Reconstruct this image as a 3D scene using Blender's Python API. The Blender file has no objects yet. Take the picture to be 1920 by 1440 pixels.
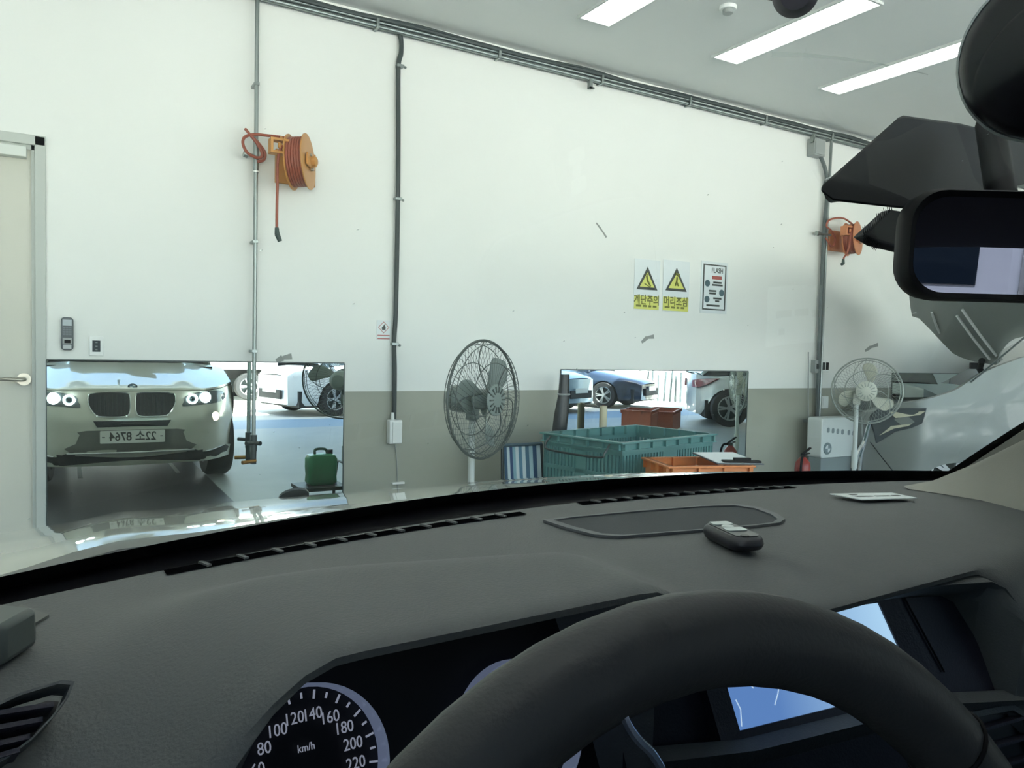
import bpy, bmesh, math, random
from mathutils import Vector, Matrix
random.seed(7)
V = Vector
R = math.radians
sc = bpy.context.scene
col = sc.collection

# ---------------------------------------------------------------- camera
EYE = 1.37                  # eye height above the garage floor
WALL = 4.94                 # distance of the facing wall along its normal
FPX = 1428.54               # focal length in pixels of the 1920 x 1440 frame
YAW, PITCH, ROLL = 0.53179, 0.0436898, -0.0233036
FWD = V((math.sin(YAW)*math.cos(PITCH), math.cos(YAW)*math.cos(PITCH), -math.sin(PITCH)))
_rt = V((math.cos(YAW), -math.sin(YAW), 0))
_up = _rt.cross(FWD)
RGT = _rt*math.cos(ROLL) - _up*math.sin(ROLL)
UPV = RGT.cross(FWD)
cd = bpy.data.cameras.new('camera'); cam = bpy.data.objects.new('camera', cd); col.objects.link(cam)
cd.sensor_width = 36.0; cd.lens = FPX/1920*36; cd.clip_start = 0.01; cd.clip_end = 300
m3 = Matrix((RGT, UPV, -FWD)).transposed()
cam.matrix_world = Matrix.Translation((0, 0, EYE)) @ m3.to_4x4()
sc.camera = cam

# ---------------------------------------------------------------- sky, sun, exposure
w = bpy.data.worlds.new('sky'); sc.world = w; w.use_nodes = True
nt = w.node_tree; nt.nodes.clear()
wo = nt.nodes.new('ShaderNodeOutputWorld'); bg = nt.nodes.new('ShaderNodeBackground')
sk = nt.nodes.new('ShaderNodeTexSky'); sk.sky_type = 'NISHITA'; sk.sun_disc = False
sk.sun_elevation = R(58); sk.sun_rotation = R(20); sk.air_density = 1.2; sk.dust_density = 2.0
nt.links.new(sk.outputs[0], bg.inputs[0]); nt.links.new(bg.outputs[0], wo.inputs[0]); bg.inputs[1].default_value = 0.6
sl = bpy.data.lights.new('sun', 'SUN'); so = bpy.data.objects.new('sun', sl); col.objects.link(so)
sl.energy = 40.0; sl.angle = R(0.6); sl.color = (1.0, 0.985, 0.96)
so.rotation_euler = (R(-32), R(8), 0)      # sun stands high beyond the facing wall; the building shades its own apron
so.location = (0, 12, 20)
vs = sc.view_settings
vs.view_transform = 'Standard'; vs.look = 'None'; vs.gamma = 1.0; vs.use_curve_mapping = False
vs.exposure = 0.62
cy = sc.cycles
cy.max_bounces = 10; cy.diffuse_bounces = 5; cy.glossy_bounces = 6; cy.transparent_max_bounces = 24
cy.caustics_reflective = False; cy.caustics_refractive = False
cy.sample_clamp_indirect = 6.0
cy.use_denoising = True

# ---------------------------------------------------------------- pixel to place
def ray(px, py): return FWD + RGT*((px-960)/FPX) - UPV*((py-720)/FPX)
O = V((0, 0, EYE))
def PY(px, py, y=WALL): d = ray(px, py); return O + d*(y/d.y)
def PX_(px, py, x): d = ray(px, py); return O + d*(x/d.x)
def PZ(px, py, z): d = ray(px, py); return O + d*((z-EYE)/d.z)
def PD(px, py, depth): return O + ray(px, py)*depth
def MZ(px, py, z=0.0):      # a place seen in the wall mirrors, by its height
    p = PZ(px, py, z); return V((p.x, 2*WALL - p.y, p.z))
def MY(px, py, y):          # a place seen in the wall mirrors, by its real y
    p = PY(px, py, 2*WALL - y); return V((p.x, y, p.z))
CYAW = R(2.5)               # the car stands turned a little to the left of the wall's normal
MC = Matrix.Rotation(CYAW, 4, 'Z')
MCI = MC.inverted()
CX0 = 0.63                  # the car's centre line lies this far right of the eye
def CZ(px, py, z): d = MCI @ ray(px, py); return O + d*((z-EYE)/d.z)
def CY(px, py, y): d = MCI @ ray(px, py); return O + d*(y/d.y)
def CPL(px, py, p, n): d = MCI @ ray(px, py); return O + d*((p-O).dot(n)/d.dot(n))

# ---------------------------------------------------------------- materials
def lin(c):
    return tuple(((x/255)/12.92 if x/255 <= .04045 else (((x/255)+.055)/1.055)**2.4) for x in c)
MATS = {}
def mat(name, rgb, rough=.5, metal=0., var=.05, scale=9., bump=0., bscale=120., coat=0., spec=.5, emit=None, es=0., alpha=None):
    if name in MATS: return MATS[name]
    m = bpy.data.materials.new(name); m.use_nodes = True
    n = m.node_tree; b = n.nodes['Principled BSDF']; L = n.links
    c = lin(rgb)
    tc = n.nodes.new('ShaderNodeTexCoord')
    ns = n.nodes.new('ShaderNodeTexNoise'); ns.inputs['Scale'].default_value = scale; ns.inputs['Detail'].default_value = 4
    L.new(tc.outputs['Object'], ns.inputs['Vector'])
    mx = n.nodes.new('ShaderNodeMix'); mx.data_type = 'RGBA'
    mx.inputs['A'].default_value = tuple(max(0, x*(1-var)) for x in c)+(1,)
    mx.inputs['B'].default_value = tuple(min(1, x*(1+var)) for x in c)+(1,)
    L.new(ns.outputs['Fac'], mx.inputs['Factor']); L.new(mx.outputs['Result'], b.inputs['Base Color'])
    b.inputs['Roughness'].default_value = rough; b.inputs['Metallic'].default_value = metal
    b.inputs['Coat Weight'].default_value = coat; b.inputs['Coat Roughness'].default_value = .03
    b.inputs['Specular IOR Level'].default_value = spec
    if emit: b.inputs['Emission Color'].default_value = lin(emit)+(1,); b.inputs['Emission Strength'].default_value = es
    if alpha is not None: b.inputs['Alpha'].default_value = alpha
    if bump:
        n2 = n.nodes.new('ShaderNodeTexNoise'); n2.inputs['Scale'].default_value = bscale; n2.inputs['Detail'].default_value = 3
        L.new(tc.outputs['Object'], n2.inputs['Vector'])
        bp = n.nodes.new('ShaderNodeBump'); bp.inputs['Strength'].default_value = bump; bp.inputs['Distance'].default_value = .002
        L.new(n2.outputs['Fac'], bp.inputs['Height']); L.new(bp.outputs['Normal'], b.inputs['Normal'])
    MATS[name] = m; return m
def glassmat(name, tint, refl=1.0, veil=0.0, veilcol=(200, 210, 205)):
    m = bpy.data.materials.new(name); m.use_nodes = True; n = m.node_tree; n.nodes.clear(); L = n.links
    out = n.nodes.new('ShaderNodeOutputMaterial')
    tr = n.nodes.new('ShaderNodeBsdfTransparent'); tr.inputs[0].default_value = lin(tint)+(1,)
    gl = n.nodes.new('ShaderNodeBsdfGlossy'); gl.inputs['Roughness'].default_value = .0
    lw = n.nodes.new('ShaderNodeLayerWeight'); lw.inputs[0].default_value = .5
    pw = n.nodes.new('ShaderNodeMath'); pw.operation = 'POWER'; pw.inputs[1].default_value = 5; L.new(lw.outputs['Facing'], pw.inputs[0])
    mu = n.nodes.new('ShaderNodeMath'); mu.operation = 'MULTIPLY_ADD'; mu.inputs[1].default_value = .94*refl; mu.inputs[2].default_value = .06*refl
    L.new(pw.outputs[0], mu.inputs[0])
    mx = n.nodes.new('ShaderNodeMixShader'); L.new(mu.outputs[0], mx.inputs[0]); L.new(tr.outputs[0], mx.inputs[1]); L.new(gl.outputs[0], mx.inputs[2])
    last = mx
    if veil:
        tc = n.nodes.new('ShaderNodeTexCoord')
        ns = n.nodes.new('ShaderNodeTexNoise'); ns.inputs['Scale'].default_value = 6; ns.inputs['Detail'].default_value = 6
        L.new(tc.outputs['Object'], ns.inputs['Vector'])
        m1 = n.nodes.new('ShaderNodeMath'); m1.operation = 'MULTIPLY'; m1.inputs[1].default_value = veil*2
        L.new(ns.outputs['Fac'], m1.inputs[0])
        vo = n.nodes.new('ShaderNodeTexVoronoi'); vo.inputs['Scale'].default_value = 34
        L.new(tc.outputs['Object'], vo.inputs['Vector'])
        lt = n.nodes.new('ShaderNodeMath'); lt.operation = 'LESS_THAN'; lt.inputs[1].default_value = .03
        L.new(vo.outputs['Distance'], lt.inputs[0])
        sp = n.nodes.new('ShaderNodeMath'); sp.operation = 'MULTIPLY'; sp.inputs[1].default_value = .30
        L.new(lt.outputs[0], sp.inputs[0])
        ad = n.nodes.new('ShaderNodeMath'); ad.operation = 'ADD'; ad.use_clamp = True
        L.new(m1.outputs[0], ad.inputs[0]); L.new(sp.outputs[0], ad.inputs[1])
        df = n.nodes.new('ShaderNodeBsdfDiffuse'); df.inputs[0].default_value = lin(veilcol)+(1,)
        tl = n.nodes.new('ShaderNodeBsdfTranslucent'); tl.inputs[0].default_value = lin(veilcol)+(1,)
        ds = n.nodes.new('ShaderNodeMixShader'); ds.inputs[0].default_value = .5
        L.new(df.outputs[0], ds.inputs[1]); L.new(tl.outputs[0], ds.inputs[2])
        m2 = n.nodes.new('ShaderNodeMixShader'); L.new(ad.outputs[0], m2.inputs[0]); L.new(mx.outputs[0], m2.inputs[1]); L.new(ds.outputs[0], m2.inputs[2])
        last = m2
    L.new(last.outputs[0], out.inputs[0]); MATS[name] = m; return m

# ---------------------------------------------------------------- mesh builder
def basis(n):
    n = V(n).normalized(); a = V((0, 0, 1)) if abs(n.z) < .95 else V((1, 0, 0))
    x = a.cross(n).normalized(); return x, n.cross(x), n
class MB:
    def __init__(s): s.v = []; s.f = []
    def add(s, vs, fs):
        k = len(s.v); s.v += [V(p) for p in vs]; s.f += [tuple(i+k for i in f) for f in fs]; return s
    def box(s, x0, x1, y0, y1, z0, z1):
        return s.hexa([(x0, y0, z0), (x1, y0, z0), (x1, y1, z0), (x0, y1, z0), (x0, y0, z1), (x1, y0, z1), (x1, y1, z1), (x0, y1, z1)])
    def hexa(s, p): return s.add(p, [(3, 2, 1, 0), (4, 5, 6, 7), (0, 1, 5, 4), (1, 2, 6, 5), (2, 3, 7, 6), (3, 0, 4, 7)])
    def obox(s, c, ax, ay, az, hx, hy, hz):
        c = V(c); ax = V(ax).normalized()*hx; ay = V(ay).normalized()*hy; az = V(az).normalized()*hz
        return s.hexa([c-ax-ay-az, c+ax-ay-az, c+ax+ay-az, c-ax+ay-az, c-ax-ay+az, c+ax-ay+az, c+ax+ay+az, c-ax+ay+az])
    def prism(s, poly, off):
        n = len(poly); off = V(off); p = [V(q) for q in poly]
        return s.add(p+[q+off for q in p], [tuple(range(n-1, -1, -1)), tuple(range(n, 2*n))]+[(i, (i+1) % n, n+(i+1) % n, n+i) for i in range(n)])
    def ring(s, a, b, off):      # flat band between two closed outlines, with thickness
        n = len(a); off = V(off); a = [V(q) for q in a]; b = [V(q) for q in b]
        vs = a+b+[q+off for q in a]+[q+off for q in b]; fs = []
        for i in range(n):
            j = (i+1) % n
            fs += [(i, j, n+j, n+i), (2*n+j, 2*n+i, 3*n+i, 3*n+j), (i, 2*n+i, 2*n+j, j), (n+j, 3*n+j, 3*n+i, n+i)]
        return s.add(vs, fs)
    def cyl(s, p0, p1, r0, r1=None, n=16):
        r1 = r0 if r1 is None else r1; p0 = V(p0); p1 = V(p1); x, y, _ = basis(p1-p0)
        c = [(math.cos(2*math.pi*i/n), math.sin(2*math.pi*i/n)) for i in range(n)]
        return s.add([p0+x*(a*r0)+y*(b*r0) for a, b in c]+[p1+x*(a*r1)+y*(b*r1) for a, b in c],
                     [(i, (i+1) % n, n+(i+1) % n, n+i) for i in range(n)]+[tuple(range(n-1, -1, -1)), tuple(range(n, 2*n))])
    def lathe(s, prof, c, ax, n=24, x=None):
        c = V(c); bx, by, bn = basis(ax)
        if x is not None: bx = (V(x)-bn*V(x).dot(bn)).normalized(); by = bn.cross(bx)
        vs = []; fs = []; m = len(prof)
        for i in range(n):
            a = 2*math.pi*i/n; d = bx*math.cos(a)+by*math.sin(a)
            vs += [c+d*r+bn*h for r, h in prof]
        for i in range(n):
            j = (i+1) % n
            fs += [(i*m+k, j*m+k, j*m+k+1, i*m+k+1) for k in range(m-1)]
        return s.add(vs, fs)
    def tube(s, path, r, n=8, closed=False, caps=True):
        p = [V(q) for q in path]; k = len(p); rs = r if isinstance(r, (list, tuple)) else [r]*k
        t0 = (p[1]-p[0]).normalized(); x, y, _ = basis(t0); vs = []
        for i in range(k):
            if closed: t = (p[(i+1) % k]-p[i-1]).normalized()
            else: t = (p[min(i+1, k-1)]-p[max(i-1, 0)]).normalized()
            x = (x-t*x.dot(t)).normalized(); y = t.cross(x)
            vs += [p[i]+x*(rs[i]*math.cos(2*math.pi*a/n))+y*(rs[i]*math.sin(2*math.pi*a/n)) for a in range(n)]
        fs = []
        for i in range(k if closed else k-1):
            j = (i+1) % k
            fs += [(i*n+a, i*n+(a+1) % n, j*n+(a+1) % n, j*n+a) for a in range(n)]
        if caps and not closed: fs += [tuple(range(n-1, -1, -1)), tuple(range((k-1)*n, k*n))]
        return s.add(vs, fs)
    def grid(s, rows, closed=False):
        m = len(rows[0]); vs = [q for r in rows for q in r]; fs = []
        for i in range(len(rows)-1):
            for j in range(m if closed else m-1):
                k = (j+1) % m
                fs.append((i*m+j, i*m+k, (i+1)*m+k, (i+1)*m+j))
        return s.add(vs, fs)
    def slab(s, rows, off):      # a curved sheet with thickness
        off = V(off); a = [[V(q) for q in r] for r in rows]; b = [[q+off for q in r] for r in a]
        s.grid(a); s.grid([r[::-1] for r in b])
        for e, g in ((a[0], b[0]), (b[-1], a[-1])): s.grid([g, e])
        s.grid([[r[0] for r in a], [r[0] for r in b]]); s.grid([[r[-1] for r in b], [r[-1] for r in a]])
        return s
    def ball(s, c, r, n=12, m=8):
        c = V(c); r = V(r) if not isinstance(r, (int, float)) else V((r, r, r)); rows = []
        for i in range(m+1):
            t = math.pi*i/m
            rows.append([c+V((r.x*math.sin(t)*math.cos(2*math.pi*j/n), r.y*math.sin(t)*math.sin(2*math.pi*j/n), r.z*math.cos(t))) for j in range(n)])
        return s.grid(rows, closed=True)
    def build(s, name, m, parent=None, M=None, smooth=None, bevel=0., seg=2, sub=0, solid=0.):
        vs = [M @ q for q in s.v] if M is not None else s.v
        if parent is None:
            lo = [min(q[i] for q in vs) for i in range(3)]; hi = [max(q[i] for q in vs) for i in range(3)]
            org = V(((lo[0]+hi[0])/2, (lo[1]+hi[1])/2, lo[2])); inv = Matrix.Translation(-org)
        else: inv = WM[parent.name].inverted()
        me = bpy.data.meshes.new(name); me.from_pydata([inv @ q for q in vs], [], s.f); me.validate()
        bm = bmesh.new(); bm.from_mesh(me); bmesh.ops.remove_doubles(bm, verts=bm.verts, dist=1e-6)
        bmesh.ops.recalc_face_normals(bm, faces=bm.faces); bm.to_mesh(me); bm.free()
        me.materials.append(m)
        o = bpy.data.objects.new(name, me); col.objects.link(o)
        if parent is None: o.location = org; WM[o.name] = Matrix.Translation(org)
        else: o.parent = parent; WM[o.name] = WM[parent.name]
        if solid: md = o.modifiers.new('s', 'SOLIDIFY'); md.thickness = solid; md.offset = 0
        if bevel: md = o.modifiers.new('b', 'BEVEL'); md.width = bevel; md.segments = seg; md.limit_method = 'ANGLE'; md.angle_limit = R(40); smooth = True if smooth is None else smooth
        if sub: md = o.modifiers.new('u', 'SUBSURF'); md.levels = sub; md.render_levels = sub
        if smooth:
            me.polygons.foreach_set('use_smooth', [True]*len(me.polygons))
            try: me.set_sharp_from_angle(angle=R(42))
            except Exception: pass
        return o
WM = {}
def root(name, loc, label, cat, group=None, rz=0.):
    o = bpy.data.objects.new(name, None); col.objects.link(o); o.location = loc; o.rotation_euler = (0, 0, rz); o.empty_display_size = .05
    WM[o.name] = Matrix.Translation(loc) @ Matrix.Rotation(rz, 4, 'Z'); return tag(o, label, cat, group)
def tag(o, label=None, cat=None, group=None, kind=None):
    if label: o['label'] = label
    if cat: o['category'] = cat
    if group: o['group'] = group
    if kind: o['kind'] = kind
    return o
def struct(o): o['kind'] = 'structure'; return o
def text(body, size, org, right, up, m, name, parent, M=None, align='CENTER', squash=1.0, bold=0.0):
    c = bpy.data.curves.new('t', 'FONT'); c.body = body; c.size = size; c.align_x = align; c.align_y = 'CENTER'; c.extrude = .0004
    c.offset = bold; c.resolution_u = 3
    t = bpy.data.objects.new('t', c); col.objects.link(t)
    dg = bpy.context.evaluated_depsgraph_get()
    me = bpy.data.meshes.new_from_object(t.evaluated_get(dg)); bpy.data.objects.remove(t); bpy.data.curves.remove(c)
    rt = V(right).normalized(); up = V(up).normalized(); n = rt.cross(up)
    T = Matrix.Translation(org) @ Matrix((rt*squash, up, n)).transposed().to_4x4()
    if M is not None: T = M @ T
    me.transform(WM[parent.name].inverted() @ T); me.materials.clear(); me.materials.append(m); me.name = name
    o = bpy.data.objects.new(name, me); col.objects.link(o); o.parent = parent; WM[o.name] = WM[parent.name]
    return o
def lerp(a, b, t): return a+(b-a)*t
def sstep(a, b, x):
    t = max(0, min(1, (x-a)/(b-a))); return t*t*(3-2*t)
def interp(pts, x):
    if x <= pts[0][0]: return pts[0][1]
    for (a, b), (c, d) in zip(pts, pts[1:]):
        if x <= c: return lerp(b, d, (x-a)/(c-a))
    return pts[-1][1]
def smooth_path(p, k=6):
    p = [V(q) for q in p]; out = []
    for i in range(len(p)-1):
        a, b, c, d = p[max(i-1, 0)], p[i], p[i+1], p[min(i+2, len(p)-1)]
        for j in range(k):
            t = j/k
            out.append(.5*((2*b)+(c-a)*t+(2*a-5*b+4*c-d)*t*t+(3*b-a-3*c+d)*t**3))
    return out+[p[-1]]
def rrect(hx, hy, r, k=5):
    out = []
    for cx, cy_, a0 in ((hx-r, hy-r, 0), (-hx+r, hy-r, 90), (-hx+r, -hy+r, 180), (hx-r, -hy+r, 270)):
        out += [(cx+r*math.cos(R(a0+90*i/k)), cy_+r*math.sin(R(a0+90*i/k))) for i in range(k+1)]
    return out

# ================================================================ THE GARAGE
CEIL = EYE+2.21
XL, XR, YB = -2.6, 19.0, -2.93
m_white = mat('white wall paint', (232, 235, 231), .55, var=.02, scale=1.2, bump=.05, bscale=60)
m_grey = mat('grey dado paint', (158, 160, 147), .45, var=.03, scale=1.5, bump=.05, bscale=60)
m_ceil = mat('ceiling paint', (222, 226, 224), .8, var=.02, scale=2)
m_floor = mat('grey epoxy floor', (150, 156, 154), .55, var=.12, scale=2.2)
m_conc = mat('sunlit concrete yard', (196, 194, 184), .9, var=.06, scale=.6)
m_step = mat('shaded apron blue', (120, 142, 158), .6, var=.05)  # blue skylit shade of the concrete apron is put into this colour
m_steel = mat('galvanised steel', (150, 158, 156), .35, .85)
m_dkpl = mat('dark cable jacket', (52, 62, 62), .5)
m_whpl = mat('white plastic', (232, 236, 234), .35)
m_gypl = mat('grey plastic', (150, 156, 154), .4)
m_black = mat('black plastic', (13, 12, 16), .55, spec=.18)
m_mirror = mat('wall mirror silver', (226, 238, 234), .0, 1., var=0)
m_edge = mat('mirror edge', (50, 66, 66), .3)
DADO = PY(850, 732.5).z
# facing wall: white above, grey below, a door opening at the far left
DX0, DX1, DTOP = -1.06, -.087, PY(85, 258).z
wf = struct(MB().box(DX1, XR, WALL, WALL+.18, DADO, CEIL).box(XL, DX0, WALL, WALL+.18, DADO, CEIL).box(DX0, DX1, WALL, WALL+.18, DTOP, CEIL).build('wall_front', m_white))
wd = MB().box(DX1, XR, WALL-.0015, WALL+.18, 0, DADO).box(XL, DX0, WALL-.0015, WALL+.18, 0, DADO).build('dado', m_grey, wf)
struct(MB().box(XL-.2, XR+.2, YB, WALL+.2, CEIL, CEIL+.25).build('ceiling', m_ceil))
struct(MB().box(XL-.2, XR+.2, YB, WALL+.2, -.25, 0).build('floor', m_floor))
struct(MB().box(XL-.2, XL, -1.2, WALL+.18, 0, CEIL).build('wall_left', m_white))
struct(MB().box(XR, XR+.2, YB, WALL+.18, 0, CEIL).build('wall_right', m_white))
wr = MB().box(XL-.2, XR+.2, YB-.25, YB, 3.42, CEIL+.25)
for x0, x1 in ((-2.8, -2.4), (5.9, 6.25), (14.6, 19.2)): wr.box(x0, x1, YB-.25, YB, 0, 3.42)  # right-hand bay closed to keep daylight off that end of the room
struct(wr.build('wall_back', m_white))
struct(MB().box(-60, 60, -60, YB-1.68, -.35, -.02).build('yard_ground', m_conc))
struct(MB().add([(-20, YB, 0), (30, YB, 0), (30, YB-1.68, -.02), (-20, YB-1.68, -.02), (-20, YB, -.3), (30, YB, -.3), (30, YB-1.68, -.3), (-20, YB-1.68, -.3)],
     [(0, 1, 2, 3), (7, 6, 5, 4), (0, 4, 5, 1), (1, 5, 6, 2), (2, 6, 7, 3), (3, 7, 4, 0)]).build('threshold', m_step))
# ---------------- door
m_door = mat('cream door paint', (204, 204, 192), .45, var=.02)
m_frame = mat('grey door frame paint', (186, 192, 186), .45)
m_nick = mat('satin nickel', (170, 166, 155), .3, .9)
dr = struct(root('door_1', (-.57, WALL, 0), None, None))
MB().box(DX0+.05, DX1-.05, WALL+.02, WALL+.065, .01, DTOP-.055).build('door_leaf', m_door, dr, bevel=.002)
fr = MB()
for x0, x1, z0, z1 in ((DX1-.05, DX1, 0, DTOP), (DX0, DX0+.05, 0, DTOP), (DX0, DX1, DTOP-.05, DTOP)):
    fr.box(x0, x1, WALL-.012, WALL+.12, z0, z1)
fr.build('door_frame', m_frame, dr, bevel=.003)
MB().box(DX0+.03, DX1-.03, WALL+.006, WALL+.02, DTOP-.075, DTOP-.05).box(DX1-.066, DX1-.045, WALL+.006, WALL+.02, 0, DTOP-.05).build('door_stop', m_frame, dr)
dc = PY(48, 285)
MB().box(dc.x-.34, dc.x+.005, WALL-.045, WALL+.02, dc.z-.035, dc.z+.022).build('door_closer', mat('closer enamel', (214, 220, 214), .35), dr, bevel=.004)
hc = PY(45, 711); hd = MB()
hd.lathe([(0, -.012), (.026, -.012), (.033, -.006), (.034, .014), (0, .014)], (hc.x, WALL+.008, hc.z), (0, -1, 0), 28)
h1 = hd.build('handle_rose', m_nick, dr, smooth=True)
MB().tube(smooth_path([(hc.x, WALL-.0, hc.z), (hc.x, WALL-.05, hc.z), (hc.x-.03, WALL-.062, hc.z), (hc.x-.08, WALL-.06, hc.z+.003), (hc.x-.135, WALL-.052, hc.z-.002)], 5), [.011]*10+[.010]*6+[.008]*5, 10).build('lever_handle', m_nick, h1, smooth=True)
# ---------------- mirrors
def wall_mirror(x0, x1, z0, z1, label):
    r = root('wall_mirror', ((x0+x1)/2, WALL-.012, z0), label, 'mirror', 'frameless mirrors along the facing wall')
    MB().box(x0, x1, WALL-.011, WALL-.0025, z0, z1).build('mirror_glass', m_mirror, r)
    e = MB()
    e.box(x0-.002, x1+.002, WALL-.014, WALL-.0025, z1, z1+.007).box(x1, x1+.005, WALL-.014, WALL-.0025, z0, z1).box(x0-.005, x0, WALL-.014, WALL-.0025, z0, z1)
    e.build('edge_strip', m_edge, r)
MT = PY(645, 684).z+.008
wall_mirror(PY(88, 700).x, PY(644, 700).x, .12, MT, 'wide wall mirror beside the door, reflecting the front of the silver car')
wall_mirror(PY(1051, 700).x, PY(1401, 700).x, .22, PY(1220, 695).z, 'wall mirror behind the teal crate, reflecting the parked dark blue car')
wall_mirror(PY(1672, 701).x, PY(1672, 701).x+2.1, .22, PY(1672, 700).z, 'wall mirror behind the grey car, partly hidden by the second fan')
# ---------------- ceiling lights, smoke detector
m_lamp = mat('lit panel diffuser', (255, 255, 255), .5, emit=(250, 255, 252), es=3.2)
m_lframe = mat('panel frame', (206, 210, 208), .5)
def lamp(x, y, label, grp='ceiling panel lights'):
    r = root('ceiling_light', (x, y, CEIL), label, 'ceiling light', grp)
    MB().box(x-.118, x+.118, y-.585, y+.585, CEIL-.012, CEIL-.004).build('diffuser', m_lamp, r)
    MB().ring([(x-.132, y-.6, CEIL-.018), (x+.132, y-.6, CEIL-.018), (x+.132, y+.6, CEIL-.018), (x-.132, y+.6, CEIL-.018)],
              [(x-.118, y-.585, CEIL-.018), (x+.118, y-.585, CEIL-.018), (x+.118, y+.585, CEIL-.018), (x-.118, y+.585, CEIL-.018)], (0, 0, .018)).build('frame', m_lframe, r)
lamp(3.045, 3.615, 'lit ceiling panel nearest the smoke detector, cut by the top of the picture')
lamp(4.25, 3.615, 'lit ceiling panel in the middle, passing behind the small dark puck')
lamp(5.445, 3.615, 'lit ceiling panel nearest the round suction mount')
for ix in (-1, 0, 1): lamp(-.57+1.2*ix, 3.615, 'lit ceiling panel along the facing wall, outside the picture', 'unseen ceiling panels')
for ix in (-1, 1, 3, 5): lamp(-.57+1.2*ix, .3, 'lit ceiling panel above the parked cars, outside the picture', 'unseen ceiling panels')
sd = PZ(1365, 12, CEIL)
r = root('smoke_detector', (sd.x, sd.y, CEIL), 'small round white smoke detector on the ceiling between two panel lights', 'smoke detector')
MB().lathe([(0, 0), (.055, 0), (.055, .015), (.05, .022), (0, .022)], (sd.x, sd.y, CEIL), (0, 0, -1)).build('base', m_whpl, r, smooth=True)
MB().lathe([(.034, .02), (.032, .045), (.02, .052), (0, .053)], (sd.x, sd.y, CEIL), (0, 0, -1)).build('sensor_chamber', m_gypl, r, smooth=True)
# ---------------- conduit runs under the ceiling
zc = PY(1100, 142, WALL-.05).z-.02
struct(MB().box(XL, XR, WALL-.014, WALL, CEIL-.028, CEIL).build('trim_1', m_white))
YC = WALL-.05
r = root('conduit_run', (4, YC, zc), 'steel conduits with a black cable bundle along the top of the facing wall', 'conduit')
MB().tube([(-2.5, YC, zc), (12, YC, zc)], .016, 10).build('pipe', m_steel, r, smooth=True)
MB().tube([(-2.5, YC, zc+.03), (12, YC, zc+.03)], .012, 10).build('pipe', m_steel, r, smooth=True)
bund = [(-2.5+i*.16, YC-.012+.006*math.sin(i*1.3), zc+.046+.004*math.sin(i*.71)) for i in range(92)]
MB().tube(smooth_path(bund, 2), .016, 8).build('cable_bundle', m_dkpl, r, smooth=True)
MB().tube(smooth_path([(p[0], p[1]-.012, p[2]+.008+.004*math.sin(i*.9)) for i, p in enumerate(bund)], 2), .008, 6).build('thin_cable', m_dkpl, r, smooth=True)
for i in range(14):
    x = -1.9+i*.92
    MB().box(x-.01, x+.01, YC-.03, WALL-.001, zc-.02, zc+.05).build('clamp', m_steel, r, bevel=.003)
for px in (1105, 1522):
    p = PY(px, 160 if px == 1105 else 262, YC)
    MB().box(p.x-.012, p.x+.012, YC-.03, YC+.01, p.z-.03, zc).box(p.x-.012, p.x+.03, YC-.03, YC-.01, p.z-.03, p.z-.018).build('hook', m_steel, r)
# ---------------- first air pipe with valves
YP = WALL-.085
xp = PY(479, 400, YP).x
r = root('air_pipe', (xp, YP, .6), 'thin galvanised air pipe running down the wall in front of the wide mirror', 'pipe')
zb = PY(477, 868, YP).z
MB().tube([(xp, YP, zc), (xp, YP, zb+.1)], .0125, 10).build('pipe', m_steel, r, smooth=True)
zv = PY(480, 300, YP).z
MB().cyl((xp, YP, zv-.06), (xp, YP, zv+.12), .017).build('coupling', m_steel, r, smooth=True)
MB().cyl((xp, YP, zv-.075), (xp, YP, zv-.065), .019).build('joint_ring', m_whpl, r)
vb = MB().tube([(xp, YP, zv+.02), (xp-.055, YP-.01, zv+.025)], .012, 8); vb.cyl((xp-.05, YP-.01, zv+.02), (xp-.075, YP-.012, zv+.026), .02); vb.build('branch_valve', m_steel, r, smooth=True)
for z in (2.0, 1.33, 2.95): MB().box(xp-.015, xp+.015, YP-.016, WALL, z-.008, z+.008).build('standoff', m_steel, r)
m_brass = mat('brass', (150, 110, 60), .3, .9); m_gun = mat('dark valve metal', (70, 78, 78), .35, .7)
zq = PY(478, 830, YP).z
MB().cyl((xp, YP, zq-.05), (xp, YP, zq+.05), .021).build('valve_body', m_gun, r, smooth=True)
MB().cyl((xp, YP-.01, zq), (xp-.055, YP-.05, zq+.004), .012).cyl((xp+.01, YP-.02, zq), (xp+.03, YP-.05, zq), .014).build('valve_lever', m_gun, r, smooth=True)
MB().cyl((xp, YP, zb+.12), (xp, YP, zb-.005), .018).build('lower_coupling', m_gun, r, smooth=True)
MB().cyl((xp+.01, YP-.01, zb+.015), (xp-.075, YP-.045, zb+.012), .012).build('outlet_nozzle', m_brass, r, smooth=True)
# ---------------- black cable drop and socket box
r = root('cable_drop', (1.96, WALL-.02, .9), 'thick black cable clipped straight down the wall to the white socket box', 'cable')
cp = [PY(x, y, WALL-.025) for x, y in ((748, 60), (752, 75), (752, 100), (747, 128), (747, 250), (746, 375), (744, 500), (742, 590), (739, 640), (740, 700), (739, 785))]
MB().tube(smooth_path(cp, 5), .0165, 8).build('cable', m_dkpl, r, smooth=True)
for x, y in ((750, 124), (746, 373), (740, 645)):
    p = PY(x, y, WALL-.025); MB().box(p.x-.024, p.x+.024, WALL-.045, WALL, p.z-.009, p.z+.009).cyl((p.x+.024, WALL-.04, p.z-.006), (p.x+.034, WALL-.05, p.z-.012), .008).build('clip', m_steel, r, bevel=.002)
a = PY(731, 788, WALL-.06); b = PY(754, 832, WALL-.06)
r = root('socket_box', ((a.x+b.x)/2, WALL-.03, b.z), 'white surface socket box at the end of the black cable', 'socket')
MB().box(a.x, b.x, WALL-.06, WALL, b.z, a.z).build('housing', m_whpl, r, bevel=.006)
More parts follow.
